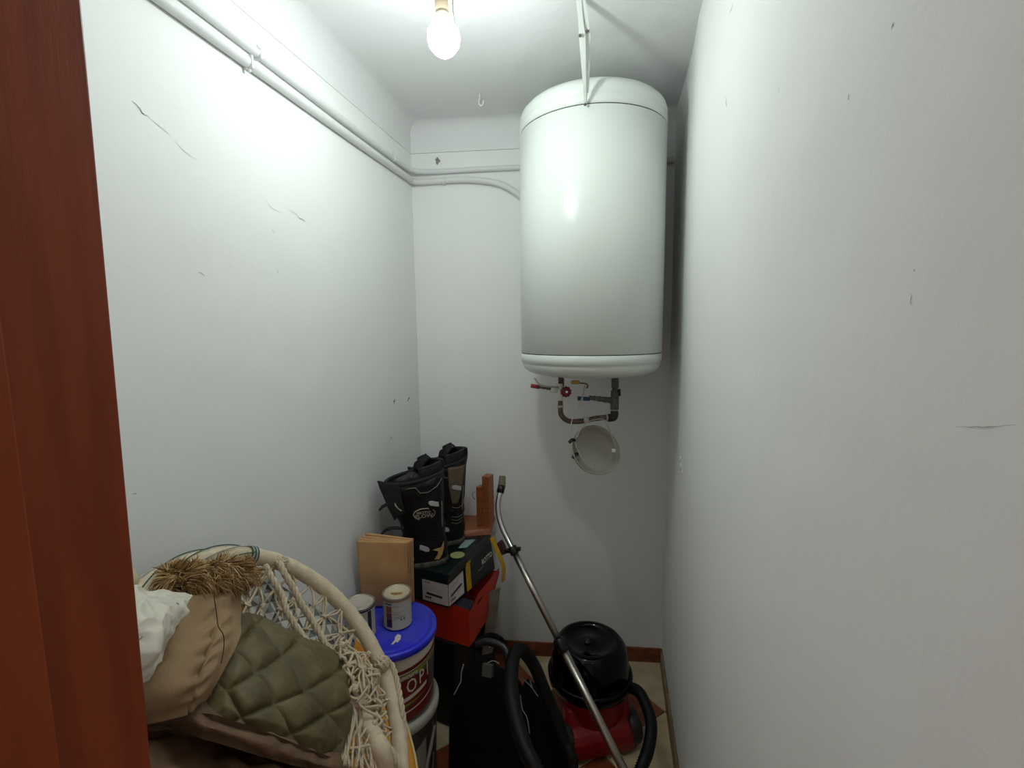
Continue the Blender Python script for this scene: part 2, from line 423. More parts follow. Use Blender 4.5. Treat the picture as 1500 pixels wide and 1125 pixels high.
# cracks and chips in the plaster
def crack(par, pts, nrm, w=0.0022, m=M_CRACK, name='plaster_crack'):
    n = Vector(nrm).normalized(); P = cr(pts, 5); g = G(); k = len(P)
    for i, p in enumerate(P):
        a = P[min(i + 1, k - 1)] - P[max(i - 1, 0)]; s = n.cross(a).normalized()
        ww = w * math.sin(PI * (i + 0.6) / (k + 0.2)) * (0.6 + 0.6 * R_.random()) / 2
        j = s * (R_.random() - 0.5) * w
        for q in (p + s * ww + j + n * 0.0006, p - s * ww + j + n * 0.0006): g.v.append(tuple(q))
    for i in range(k - 1): g.f.append([2 * i, 2 * i + 1, 2 * i + 3, 2 * i + 2]); g.m.append(0); g.sm.append(False)
    return build(name, g, m, par)
NL, NR, NB = (1, 0, 0), (-1, 0, 0), (CB, -1, 0)
M_CRL = mat('faint_crack', (184, 187, 184), 1.0)
crack(wl, [(-0.9070, 0.7762, 2.0299), (-0.9070, 0.7887, 2.0230), (-0.9070, 0.7947, 2.0156), (-0.9070, 0.8110, 2.0122)], NL, 0.0026)
crack(wl, [(-0.9070, 0.8110, 2.0122), (-0.9070, 0.8288, 2.0039), (-0.9070, 0.8536, 1.9963)], NL, 0.0014, M_CRL)
crack(wl, [(-0.9070, 0.8607, 1.9895), (-0.9070, 0.8832, 1.9742), (-0.9070, 0.9162, 1.9656)], NL, 0.0014, M_CRL)
crack(wl, [(-0.9070, 1.1179, 1.9397), (-0.9070, 1.1387, 1.9205), (-0.9070, 1.1780, 1.9154)], NL, 0.0014, M_CRL)
crack(wl, [(-0.9070, 1.2018, 1.9320), (-0.9070, 1.2391, 1.9276), (-0.9070, 1.2504, 1.9206)], NL, 0.0016, M_CRL)
crack(wl, [(-0.9070, 1.2475, 1.9219), (-0.9070, 1.2594, 1.9188), (-0.9070, 1.2809, 1.9157)], NL, 0.0032)
crack(wl, [(-0.9070, 1.1360, 1.8650), (-0.9070, 1.1455, 1.8561)], NL, 0.0018, M_CRL)
crack(wl, [(-0.9070, 0.8919, 1.7236), (-0.9070, 0.9091, 1.7165)], NL, 0.0022, M_CRL)
crack(wl, [(-0.9070, 1.1440, 1.7582), (-0.9070, 1.1510, 1.7481)], NL, 0.0018, M_CRL)
crack(wl, [(-0.9070, 0.6996, 1.2826), (-0.9070, 0.7085, 1.2781)], NL, 0.0022, M_CRL)
for a, b in (((-0.9070, 1.7965, 1.2856), (-0.9070, 1.8168, 1.3028)), ((-0.9070, 1.9352, 1.2762), (-0.9070, 1.9580, 1.2915))): crack(wl, [a, b], NL, 0.010, M_HOLE, 'wall_hole')
crack(wl, [(-0.9070, 1.7470, 1.1370), (-0.9070, 1.7665, 1.1526), (-0.9070, 1.7769, 1.1299)], NL, 0.004, M_CRL, 'wall_hole')
for pts, w in (([(0.2354, 1.1766, 2.2835), (0.2354, 1.1877, 2.2767), (0.2354, 1.2069, 2.2772)], 0.0022), ([(0.2354, 1.2094, 2.1051), (0.2354, 1.2071, 2.0924), (0.2354, 1.1978, 2.0783)], 0.0028), ([(0.2354, 0.5111, 1.8532), (0.2354, 0.5129, 1.8509), (0.2354, 0.5148, 1.8492)], 0.0016), ([(0.2354, 0.5904, 1.8293), (0.2354, 0.5910, 1.8236)], 0.0016), ([(0.2354, 0.8270, 1.9495), (0.2354, 0.8286, 1.9406)], 0.001), ([(0.2354, 0.4500, 1.6327), (0.2354, 0.4506, 1.6306)], 0.0016), ([(0.2354, 0.4518, 1.6132), (0.2354, 0.4514, 1.6039)], 0.001)):
    crack(wr, pts, NR, w)
crack(wr, [(0.2354, 0.3874, 1.5154), (0.2354, 0.3625, 1.5209), (0.2354, 0.3363, 1.5275)], NR, 0.0008, M_CRL)
# broken plaster at the far end of the right wall and the patch hole on the back wall
for c_, r in (((0.2354, 1.7684, 1.1150), 0.010), ((0.2354, 1.7450, 1.0937), 0.012), ((0.2354, 1.7065, 1.0826), 0.008), ((0.2354, 1.7023, 1.1429), 0.006)):
    g = G(); ball(g, Vector(c_) + Vector((-0.002, 0, 0)), r, s=(0.35, 1, 1.2), n=4)
    build('plaster_chip', g, M_WALL, wr)
crack(wr, [(0.2354, 1.7508, 1.1198), (0.2354, 1.7619, 1.0862), (0.2354, 1.6862, 1.0691)], NR, 0.010, M_HOLE, 'wall_hole')
B0 = Vector((-0.7871, 2.0760, 2.3386))
g = G(); nb_ = Vector((CB, -1, 0)).normalized(); ux = Vector((1, CB, 0)).normalized()
ring = [B0 + ux * math.cos(t) * 0.011 * (1 + 0.35 * math.sin(3 * t + 1)) + Vector((0, 0, math.sin(t) * 0.014 * (1 + 0.25 * math.cos(4 * t)))) + nb_ * 0.0008 for t in [k * PI / 8 for k in range(16)]]
g.add(ring, [list(range(16))]); build('wall_hole', g, M_HOLE, wb)
for dx, dz, r in ((-0.008, 0.018, 0.006), (0.004, 0.02, 0.005), (0.014, -0.014, 0.005), (-0.012, 0.012, 0.004), (0.011, 0.006, 0.004)):
    g = G(); ball(g, B0 + ux * dx + Vector((0, 0, dz)), r, n=4, s=(1, 0.5, 1)); build('plaster_chip', g, M_WALL, wb)
for px in ((-0.7272, 2.0832, 0.8712), (-0.7133, 2.0849, 0.8984), (-0.5343, 2.1065, 1.0901)):
    g = G(); ball(g, px, 0.004, n=4, s=(2.2, 0.4, 0.8)); build('plaster_chip', g, M_WALL, wb)

# ---------------------------------------------------------------- conduits along the walls
ZP1, ZP2 = 2.289, 2.250
cond = thing('electrical_conduit', 'upper of two white painted conduits running under the ceiling, straight along the back wall', 'conduit', (XL + 0.012, 1.2, ZP1))
def on_left(y, z, r): return Vector((XL + r * 0.9, y, z))
def on_back(x, z, r): return Vector((x, yb(x) - r * 0.9, z))
r1, r2 = 0.0115, 0.0135
P = cr([on_left(0.42, ZP1 + 0.006, r1), on_left(0.9, ZP1 + 0.003, r1), on_left(1.5, ZP1 - 0.002, r1), on_left(1.92, ZP1, r1), Vector((XL + 0.03, yb(XL) - 0.035, ZP1)), on_back(XL + 0.12, ZP1 + 0.001, r1), on_back(-0.6, ZP1 + 0.003, r1), on_back(-0.3, ZP1 + 0.004, r1), on_back(0.0, ZP1 + 0.004, r1), on_back(XR - 0.01, ZP1 + 0.004, r1)], 10)
g = G(); tube(g, P, r1, 14); build('tube', g, M_PIPE, cond)
cond2 = thing('electrical_conduit', 'lower of two white painted conduits, bending down behind the water heater', 'conduit', (XL + 0.012, 1.2, ZP2))
P = cr([on_left(0.42, ZP2 + 0.004, r2), on_left(0.9, ZP2, r2), on_left(1.5, ZP2 - 0.003, r2), on_left(1.95, ZP2, r2), Vector((XL + 0.022, yb(XL) - 0.022, ZP2 - 0.002)), on_back(XL + 0.1, ZP2 - 0.001, r2), Vector((-0.6942, 2.0872, 2.2504)) + nb_ * 0.0150, Vector((-0.5936, 2.0993, 2.2434)) + nb_ * 0.0150, Vector((-0.5032, 2.1103, 2.2224)) + nb_ * 0.0150, Vector((-0.4285, 2.1193, 2.1761)) + nb_ * 0.0150, Vector((-0.3749, 2.1257, 2.1189)) + nb_ * 0.0150, Vector((-0.3455, 2.1293, 2.0184)) + nb_ * 0.0150], 10)
g = G(); tube(g, P, r2, 14); build('tube', g, M_PIPE, cond2)
for c_, par, rr in ((on_left(1.113, ZP1 - 0.001, r1), cond, r1), (on_left(1.075, ZP2 - 0.001, r2), cond2, r2), (on_left(1.86, ZP1, r1), cond, r1)):
    g = G(); box(g, c_, (rr * 2.3, 0.007, rr * 2.3)); ball(g, c_ + Vector((0.004, 0, (0.018 if par is cond else -0.019))), 0.005, n=4); build('clamp', g, M_PIPE, par, bevel=0.002)
c_ = Vector((-0.7558, 2.0798, 2.2470)) + nb_ * 0.014
g = G(); box(g, c_, (0.006, 0.026, 0.031)); build('clamp', g, M_PIPE, cond2, bevel=0.002)
# ceiling hook
c_ = Vector((-0.5303, 1.8778, 2.5000))
g = G(); tube(g, cr([c_ + Vector((0, 0, 0.002)), c_ + Vector((-0.002, 0, -0.018)), c_ + Vector((-0.004, -0.004, -0.034)), c_ + Vector((0.006, -0.006, -0.046)), c_ + Vector((0.014, -0.006, -0.038)), c_ + Vector((0.015, -0.005, -0.026))], 6), 0.0035, 8)
tag(build('ceiling_hook', g, M_WHITE_PL), 'small white hook screwed into the ceiling between bulb and water heater', 'hook')

# ---------------------------------------------------------------- bulb
lamp = thing('hanging_bulb', 'bare lit light bulb hanging from the ceiling in a beige socket', 'lamp', (BULB.x, BULB.y, CEIL))
up = (Vector((-0.4157, 1.1519, 2.3524)) - BULB).normalized()
g = G(); lathe(g, [(0.0005, -0.042), (0.014, -0.040), (0.026, -0.030), (0.0360, -0.016), (0.0385, 0.0), (0.0360, 0.016), (0.027, 0.030), (0.020, 0.040), (0.0165, 0.046)], BULB, 32, axis=up)
bl = build('bulb', g, M_BULB, lamp)
g = G(); lathe(g, [(0.0165, 0.040), (0.0175, 0.042), (0.0185, 0.052), (0.0178, 0.055), (0.0160, 0.057), (0.0166, 0.060), (0.0158, 0.094), (0.013, 0.104), (0.005, 0.108)], BULB, 24, axis=up); build('socket', g, M_SOCKET, lamp)
top = BULB + up * 0.106
g = G(); tube(g, cr([top, top + Vector((0.002, 0, 0.02)), Vector((top.x, top.y, CEIL))], 8), 0.003, 8); build('cord', g, M_CABLE, lamp)
g = G(); tube(g, cr([(-0.3765, 1.1327, 2.2909), (-0.3808, 1.1346, 2.3147), (-0.3835, 1.1371, 2.3416), (-0.3854, 1.1397, 2.3669), Vector((top.x + 0.01, top.y, CEIL - 0.004))], 8), 0.0013, 6); build('loose_wire', g, M_CABLE, lamp)
area = 4 * PI * 0.028 ** 2
M_BULB.node_tree.nodes['Principled BSDF'].inputs['Emission Strength'].default_value = BULB_POWER

# ---------------------------------------------------------------- water heater
HX, HY, HR, ZB0 = -0.0990, 1.8688, 0.2686, 1.4032
wh = thing('water_heater', 'large white cylindrical electric water heater hanging beside the right wall', 'water heater', (HX, HY, ZB0))
ZT, ZB, ZB2 = 2.2982, 1.4995, 1.4639
g = G(); lathe(g, [(HR - 0.00250, ZB + 0.00100), (HR, ZB + 0.00250), (HR, ZT - 0.00250), (HR - 0.00250, ZT - 0.00100)], (HX, HY, 0), 96); build('tank_shell', g, M_ENAMEL, wh)
g = G(); pr = [(HR - 0.00250, ZT + 0.00100), (HR, ZT + 0.00250), (HR, ZT + 0.03000), (HR - 0.00125, ZT + 0.03188), (HR - 0.00125, ZT + 0.03275), (HR, ZT + 0.03438), (HR - 0.00125, ZT + 0.05500), (HR - 0.00750, ZT + 0.07250), (HR - 0.02250, ZT + 0.08750), (HR - 0.06250, ZT + 0.10000), (HR - 0.12, ZT + 0.10750), (0.00063, ZT + 0.11000)]
lathe(g, pr, (HX, HY, 0), 96); build('top_cap', g, M_ENAMEL, wh)
g = G(); pr = [(HR - 0.00250, ZB - 0.00100), (HR, ZB - 0.00250), (HR, ZB2 + 0.00187), (HR - 0.00438, ZB2), (HR - 0.00500, ZB2 - 0.00750), (HR - 0.01000, ZB2 - 0.02125), (HR - 0.02500, ZB2 - 0.03500), (HR - 0.05000, ZB2 - 0.04500), (HR - 0.10000, ZB2 - 0.05250), (0.00063, ZB2 - 0.05500)]
lathe(g, pr, (HX, HY, 0), 96); build('bottom_cap', g, M_ENAMEL, wh)
for z in (ZT, ZB):
    g = G(); lathe(g, [(HR - 0.00500, z - 0.00150), (HR - 0.00150, z - 0.00150), (HR - 0.00150, z + 0.00150), (HR - 0.00500, z + 0.00150)], (HX, HY, 0), 96); build('seam', g, M_SEAM, wh)
for z in (1.70, 2.18):
    g = G(); box(g, (HX, (HY + HR + yb(HX)) / 2 - 0.01750, z), (0.30, yb(HX) - HY - HR + 0.02500, 0.05000)); build('wall_bracket', g, M_ENAMEL, wh)
ZU = ZB2 - 0.05250
# pipes under the tank: built at the depth of the tank's middle
g = G(); tube(g, [(-0.2034, 1.7908, 1.4187), (-0.2027, 1.7855, 1.3721)], 0.01125, 12); build('outlet_nipple', g, M_BROWNPIPE, wh)
g = G(); c_ = Vector((-0.1814, 1.7561, 1.3553)); ax = Vector((0.35, -1, 0.1))
lathe(g, [(0.00063, -0.00875), (0.01250, -0.00875), (0.01850, -0.00500), (0.01937, 0.0), (0.01850, 0.00500), (0.01375, 0.00875), (0.00500, 0.01000), (0.00063, 0.01000)], c_, 24, axis=ax)
for k in range(10):
    t = k * PI / 5; q = Vector((0, 0, 1)).rotation_difference(ax.normalized()); ball(g, c_ + q @ Vector((0.01813 * math.cos(t), 0.01813 * math.sin(t), 0)), 0.00400, n=4)
build('valve_wheel', g, M_DARKRED, wh)
g = G(); disc(g, c_ + ax.normalized() * 0.01000, 0.00438, 12, axis=ax, th=0.00250); build('wheel_screw', g, M_CHROME2, wh)
g = G(); tube(g, [(-0.2080, 1.7856, 1.3825), (-0.2071, 1.7782, 1.3178)], 0.01313, 12, rfun=lambda t, i: 0.01437); tube(g, [(-0.2050, 1.7829, 1.3540), (-0.2417, 1.7633, 1.3663)], 0.01000, 10); ball(g, (-0.2323, 1.7712, 1.3603), 0.01313, n=6); build('outlet_valve_body', g, M_WHITE_PL, wh)
g = G(); P = cr([(-0.2366, 1.7642, 1.3637), (-0.2569, 1.7603, 1.3691), (-0.2873, 1.7541, 1.3733)], 5); tube(g, P, 0.00625, 8, rfun=lambda t, i: 0.00650 + 0.00150 * math.sin(i * 2.1)); build('valve_lever', g, M_OLDPIPE, wh)
g = G(); tube(g, [(-0.2835, 1.7548, 1.3720), (-0.3139, 1.7487, 1.3774)], 0.00775, 8); build('lever_sleeve', g, M_REDLBL, wh)
g = G(); P = cr([(-0.2046, 1.7794, 1.3229), (-0.2041, 1.7749, 1.2841), (-0.1987, 1.7734, 1.2607), (-0.1780, 1.7758, 1.2424), (-0.1500, 1.7815, 1.2382), (-0.1093, 1.7909, 1.2416), (-0.0738, 1.7997, 1.2490), (-0.0229, 1.8114, 1.2536)], 8)
tube(g, P, 0.00975, 12, rfun=lambda t, i: 0.00975 + (0.00100 if (i % 7 == 0 and t > 0.6) else 0)); build('copper_pipe', g, M_BROWNPIPE, wh)
for px in (((-0.2043, 1.7767, 1.2996), (-0.2042, 1.7758, 1.2919)), ((-0.1169, 1.7893, 1.2417), (-0.0991, 1.7934, 1.2430)), ((-0.0331, 1.8091, 1.2524), (-0.0216, 1.8116, 1.2528)), ((-0.0030, 1.8193, 1.2831), (-0.0029, 1.8186, 1.2767))):
    g = G(); tube(g, px, 0.01313, 12); build('pipe_nut', g, M_GREYW, wh)
g = G(); P = cr([(-0.0024, 1.8359, 1.4243), (-0.0016, 1.8291, 1.3647)], 4); tube(g, P, 0.01437, 12); tube(g, [(-0.0014, 1.8280, 1.3543), (-0.0030, 1.8192, 1.2818)], 0.01625, 12); tube(g, [(-0.0016, 1.8294, 1.3673), (-0.0014, 1.8277, 1.3517)], 0.01188, 12)
build('inlet_tee', g, M_OLDPIPE, wh)
g = G(); P = cr([(-0.0136, 1.8209, 1.3169), (-0.0442, 1.8146, 1.3211), (-0.0748, 1.8083, 1.3254), (-0.0978, 1.8036, 1.3282)], 5); tube(g, P, 0.00875, 10, rfun=lambda t, i: 0.01188 - 0.00375 * t + 0.00112 * math.sin(i * 1.9)); build('safety_valve_arm', g, M_OLDPIPE, wh)
g = G(); tube(g, [(-0.0950, 1.8011, 1.3234), (-0.1408, 1.7913, 1.3265)], 0.00775, 10); build('lever_sleeve', g, M_BLUELBL, wh)
g = G(); tube(g, [(-0.1203, 1.7932, 1.3258), (-0.1267, 1.7918, 1.3259)], 0.00825, 10); build('sleeve_band', g, M_GREYW, wh)
g = G(); P = cr([(-0.0029, 1.8186, 1.2767), (-0.0027, 1.8171, 1.2637), (-0.0076, 1.8147, 1.2521), (-0.0280, 1.8100, 1.2510)], 6); tube(g, P, 0.01562, 12); build('elbow', g, M_BLACK, wh)
g = G(); tube(g, [(0.0112, 1.8186, 1.3609), (0.0166, 1.8168, 1.3352)], 0.00562, 8, rfun=lambda t, i: 0.00400 + 0.00375 * (1 - t)); build('drain_lever', g, M_BLACK, wh)
g = G(); box(g, (-0.1485, 1.7865, 1.3884), (0.03250, 0.02250, 0.01250)); build('terminal_cap', g, M_YELP, wh, bevel=0.00250)
g = G(); tube(g, cr([(-0.1358, 1.7890, 1.3857), (-0.1105, 1.7943, 1.3829), (-0.1028, 1.7951, 1.3751), (-0.1077, 1.7928, 1.3648)], 5), 0.00250, 6); build('probe_wire', g, M_BROWNPIPE, wh)
g = G(); P = cr([(-0.2941, 1.7184, 1.4119), (-0.2784, 1.7316, 1.3851), (-0.2552, 1.7486, 1.3757), (-0.2114, 1.7706, 1.3712)], 5); tube(g, P, 0.00375, 6); build('probe_wire', g, M_GREYW, wh)
# thermostat cover hanging on its wire
cc = Vector((-0.0701, 1.7991, 1.1266))
cov = thing('thermostat_cover', 'round off-white plastic thermostat cover dangling below the water heater on a wire', 'plastic cover', cc)
ax = (Vector((0, 0, 1.587)) - cc).normalized() + Vector((0.55, -0.1, 0.42)); ax.normalize()
q = Vector((0, 0, 1)).rotation_difference(ax)
e1 = q @ Vector((1, 0, 0)); e2 = q @ Vector((0, 1, 0))
g = G(); lathe(g, [(0.00063, -0.03750), (0.05625, -0.03750), (0.08250, -0.03250), (0.09250, -0.01750), (0.09625, 0.0), (0.09813, 0.00125), (0.09813, 0.00375), (0.09375, 0.00250), (0.08875, -0.01625), (0.07875, -0.02875), (0.05500, -0.03313), (0.00063, -0.03313)], cc, 48, axis=ax); build('cap_shell', g, M_COVER, cov)
for d in (((-0.1669, 1.7435, 1.1653), (-0.1480, 1.7611, 1.1699)), ((-0.1546, 1.7519, 1.1031), (-0.1381, 1.7698, 1.1150))):
    g = G(); tube(g, cr([d[0], (Vector(d[0]) + Vector(d[1])) / 2 + Vector((0, 0, 0.00500)), d[1]], 4), 0.00687, 8); build('black_clip', g, M_BLACK, cov)
g = G(); box(g, (-0.0033, 1.7884, 1.1297), (0.01500, 0.00750, 0.01250)); build('latch', g, M_WHITE_PL, cov, bevel=0.00250)
g = G(); tube(g, cr([(-0.1105, 1.7943, 1.3829), (-0.1264, 1.7709, 1.3232), (-0.1459, 1.7616, 1.2800), (-0.1604, 1.7533, 1.2368), (-0.1627, 1.7531, 1.1843), (-0.1401, 1.7608, 1.1518)], 8), 0.00200, 6)
tube(g, cr([(-0.0429, 1.7935, 1.2484), (-0.0300, 1.7940, 1.2277), (-0.0117, 1.7932, 1.1863), (0.0015, 1.7910, 1.1425), (0.0020, 1.7935, 1.1074)], 8), 0.00175, 6)
tube(g, cr([(-0.1371, 1.7525, 1.1854), (-0.1274, 1.7576, 1.2109), (-0.0980, 1.7739, 1.2400), (-0.0631, 1.7891, 1.2486), (-0.0429, 1.7935, 1.2484)], 8), 0.00175, 6)
tube(g, cr([(-0.1407, 1.7654, 1.1929), (-0.1453, 1.7602, 1.1570), (-0.1322, 1.7595, 1.1260), (-0.1115, 1.7599, 1.0897), (-0.0807, 1.7630, 1.0585)], 8), 0.00175, 6)
build('wire', g, M_GREYW, cov)

# ceiling straps
st = thing('ceiling_strap', 'flat white metal strap holding the water heater to the ceiling', 'strap', (-0.1133, 1.4210, 2.4956))
def strap(pts, w, th, name):
    P = cr(pts, 8); g = G(); F = frames(P); k = len(P)
    for i, p in enumerate(P):
        s = Vector((1, 0.15, 0)); s = (s - F[i][0] * s.dot(F[i][0])).normalized(); n = F[i][0].cross(s)
        ww = spl([Vector((x, 0, 0)) for x in w], i / (k - 1)).x
        for a, b in ((-1, -1), (1, -1), (1, 1), (-1, 1)): g.v.append(tuple(p + s * a * ww / 2 + n * b * th / 2))
    for i in range(k - 1):
        for a in range(4): g.f.append([4 * i + a, 4 * i + (a + 1) % 4, 4 * i + 4 + (a + 1) % 4, 4 * i + 4 + a]); g.m.append(0); g.sm.append(False)
    g.f.append([0, 1, 2, 3]); g.m.append(0); g.sm.append(False); g.f.append([4 * k - 1, 4 * k - 2, 4 * k - 3, 4 * k - 4]); g.m.append(0); g.sm.append(False)
    return build(name, g, M_ENAMEL, st)
strap([(-0.1141, 1.4190, 2.4979), (-0.1108, 1.4531, 2.4566), (-0.1077, 1.4805, 2.4211), (-0.1064, 1.5259, 2.3661), (-0.1050, 1.5910, 2.2939)], (0.015, 0.014, 0.018, 0.013, 0.007), 0.003, 'front_strap')
strap([(-0.1041, 1.4232, 2.4973), (-0.0972, 1.4660, 2.4533), (-0.0928, 1.4944, 2.4231), (-0.0971, 1.5389, 2.3715), (-0.1032, 1.5958, 2.2958)], (0.014, 0.018, 0.014, 0.008, 0.006), 0.003, 'rear_strap')
strap([(-0.0881, 1.5069, 2.4331), (-0.0919, 1.5468, 2.3845), (-0.0974, 1.5847, 2.3226)], (0.006, 0.007, 0.005), 0.004, 'strap_stiffener')
for p in ((-0.1135, 1.4663, 2.4249), (-0.0936, 1.4720, 2.4363), (-0.1057, 1.5863, 2.2899)):
    g = G(); ball(g, p, 0.0045, n=5); build('bolt', g, M_CABLE, st)
# ---------------------------------------------------------------- far corner: black chest, red crate, green box
TH = math.radians(12.4)
UY = Vector((math.sin(TH), math.cos(TH), 0)); UX = Vector((math.cos(TH), -math.sin(TH), 0)); UZ = Vector((0, 0, 1))
def obox(g, corner, lx, ly, z0, z1, mi=0):
    # corner = front right corner; box runs to -UX and +UY
    c0 = Vector((corner[0], corner[1], 0)); a = c0; b = c0 - UX * lx; c1 = b + UY * ly; d = a + UY * ly
    return hexa(g, [p + UZ * z0 for p in (b, a, d, c1)], [p + UZ * z1 for p in (b, a, d, c1)], mi)
chest = thing('storage_chest', 'black plastic storage chest on the floor under the orange crate', 'chest', (-0.72, 1.75, 0))
def fit(c, lx, ly):
    return lx, ly
g = G(); obox(g, (-0.605, 1.625), 0.20, 0.36, 0.0, 0.355); build('body', g, M_DARKBOX, chest, bevel=0.012)
g = G(); obox(g, (-0.592, 1.612), 0.22, 0.385, 0.357, 0.378); build('lid', g, M_DARKBOX, chest, bevel=0.006)
g = G(); obox(g, (-0.66, 1.622), 0.08, 0.02, 0.30, 0.335); build('latch', g, M_BLACK, chest, bevel=0.003)
# orange crate: tapered, open topped, sagging front rim, hand slot in its right side
crate = thing('plastic_crate', 'orange-red open crate under the dark green shoe box', 'crate', (-0.68, 1.78, 0.38))
zb0, zt0 = 0.380, 0.528
_p = [Vector((-0.5306, 1.6074, 0.3800)), Vector((-0.5147, 1.7858, 0.3800)), Vector((-0.5365, 1.6101, 0.5200)), Vector((-0.4885, 1.9148, 0.5200))]
for v in _p: v.z = 0
LB = 0.285
bot = [_p[0], _p[0] - UX * (LB - 0.02), _p[1] - UX * (LB + 0.02), _p[1]]
topc = [_p[2], _p[2] - UX * (LB - 0.01), _p[3] - UX * (LB + 0.06), _p[3]]
def sidewall(g, p0, p1, q0, q1, n, m, hole=None, topf=None, th=0.003):
    cen = (bot[0] + bot[2]) / 2
    nrm = ((p1 - p0).cross(UZ)).normalized()
    if nrm.dot(p0 - cen) < 0: nrm = -nrm
    vs = []
    for j in range(m + 1):
        for i in range(n + 1):
            u, v = i / n, j / m
            a = p0.lerp(p1, u); b = q0.lerp(q1, u); p = a.lerp(b, v); z = zb0 + (zt0 - zb0 + (topf(u) if topf else 0)) * v
            vs.append(Vector((p.x, p.y, z)))
    w = n + 1; K = len(vs); o = len(g.v); g.v += [tuple(v) for v in vs] + [tuple(v - nrm * th) for v in vs]
    for j in range(m):
        for i in range(n):
            if hole and hole(i / n, (j) / m): continue
            a = j * w + i
            g.f += [[o + a, o + a + 1, o + a + w + 1, o + a + w], [o + K + a, o + K + a + w, o + K + a + w + 1, o + K + a + 1]]; g.m += [0, 0]; g.sm += [False, False]
g = G()
sag = lambda u: 0.0
sidewall(g, bot[0], bot[1], topc[0], topc[1], 20, 8, topf=lambda u: 0.004 * math.sin(u * 9))
sidewall(g, bot[0], bot[3], topc[0], topc[3], 30, 12, hole=lambda u, v: 0.26 < u < 0.46 and 0.70 < v < 0.80, topf=lambda u: (-0.012 + 0.03 * min(1, max(0, u - 0.10) * 5)))
sidewall(g, bot[2], bot[1], topc[2], topc[1], 8, 4); sidewall(g, bot[2], bot[3], topc[2], topc[3], 8, 4)
g.add([Vector((p.x, p.y, zb0 + 0.001)) for p in bot], [(0, 1, 2, 3)])
build('crate_body', g, M_ORRED, crate)
g = G(); patch(g, [[Vector((p.x, p.y, 0.518)) for p in (topc[0].lerp(topc[3], 0.05) - UX * 0.006, topc[0].lerp(topc[3], 0.25) - UX * 0.006)], [Vector((p.x, p.y, 0.531)) for p in (topc[0].lerp(topc[3], 0.02) - UX * 0.07, topc[0].lerp(topc[3], 0.22) - UX * 0.07)]], 8, 8, thick=0.02)
tag(build('folded_cloth', g, M_NAVY), 'corner of dark blue cloth lying in the orange crate', 'cloth')

# green shoe box
GC = Vector((-0.608, 1.585, 0))
sb = thing('shoe_box', 'dark green cardboard box with white labels, carrying the boots', 'box', (-0.72, 1.78, 0.535))
bA, bF, tA, tF = Vector((-0.607, 1.592, 0)), Vector((-0.507, 1.925, 0)), Vector((-0.604, 1.583, 0)), Vector((-0.551, 1.996, 0))
LX = UX * 0.233
def quad_at(z, e=0.0, ins=0.0):
    t = (z - 0.536) / 0.144; a = bA.lerp(tA, t); f = bF.lerp(tF, t); d = (f - a).normalized()
    a = a + UX * e - d * (e - ins) ; f = f + UX * e + d * e
    return [p + UZ * z for p in (a - LX - UX * 2 * e, a, f, f - LX - UX * 2 * e)]
g = G(); hexa(g, quad_at(0.536, -0.003), quad_at(0.665, -0.003)); build('box_body', g, M_BOXG, sb, bevel=0.002)
g = G(); hexa(g, quad_at(0.640, 0.001), quad_at(0.680, 0.001)); build('box_lid', g, M_BOXG, sb, bevel=0.003)
def FRf(sx, z, o=0.0012):       # right face
    q_ = quad_at(z, -0.003 if z < 0.64 else 0.001); return q_[1].lerp(q_[2], sx) + UX * o
def FFf(sx, z, o=0.0012):       # front face, sx from the corner towards the left
    q_ = quad_at(z, -0.003 if z < 0.64 else 0.001); return q_[1].lerp(q_[0], sx) - UY * o
def fq(g, F_, s0, s1, z0, z1, mi=0, o=0.0012, z0b=None, z1b=None): g.add([F_(s0, z0, o), F_(s1, z0b or z0, o), F_(s1, z1b or z1, o), F_(s0, z1, o)], [(0, 1, 2, 3)], mi)
g = G(); fq(g, FFf, 0.0, 0.52, 0.545, 0.634); fq(g, FRf, 0.0, 0.30, 0.545, 0.634)
fq(g, FFf, 0.12, 0.44, 0.570, 0.579, 1, 0.0017, 0.573, 0.583)
for k in range(3): fq(g, FFf, 0.34 + 0.045 * k, 0.375 + 0.045 * k, 0.558, 0.566, 1, 0.0017)
fq(g, FFf, 0.05, 0.48, 0.594, 0.5952, 2, 0.0017); fq(g, FFf, 0.05, 0.48, 0.602, 0.6032, 2, 0.0017)
for k in range(3): fq(g, FFf, 0.36 + 0.04 * k, 0.385 + 0.04 * k, 0.620, 0.628, 2, 0.0017)
fq(g, FRf, 0.04, 0.26, 0.574, 0.582, 1, 0.0017, 0.586, 0.594); fq(g, FRf, 0.04, 0.13, 0.554, 0.564, 2, 0.0017); fq(g, FRf, 0.04, 0.2, 0.612, 0.6132, 2, 0.0017)
build('paper_label', g, [M_LABEL, M_INKB, M_INKG], sb)
g = G(); fq(g, FRf, 0.355, 0.455, 0.540, 0.637); fq(g, FRf, 0.355, 0.455, 0.642, 0.652, 0, 0.0016); build('yellow_strip', g, M_YELLOW, sb)
for txt, sz, s0, z0, mi in (('ROTTO', 0.027, 0.84, 0.596, 0),):
    g = G(); vs, fs = text_geo(txt, sz, 0, 0.0005); g.add([FRf(s0 + x / 0.36, z0 + y, 0.0018) for x, y, _ in vs], fs, mi)
    build('box_lettering', g, [M_INKW, M_INKG], sb)
g = G(); fq(g, FRf, 0.62, 0.74, 0.578, 0.581, 1); build('printed_line', g, [M_INKW, M_INKG], sb)
g = G(); disc(g, Vector((-0.6188, 1.7341, 0.6812)), 0.029, 28, th=0.0006); build('round_sticker', g, M_STICK1, sb)
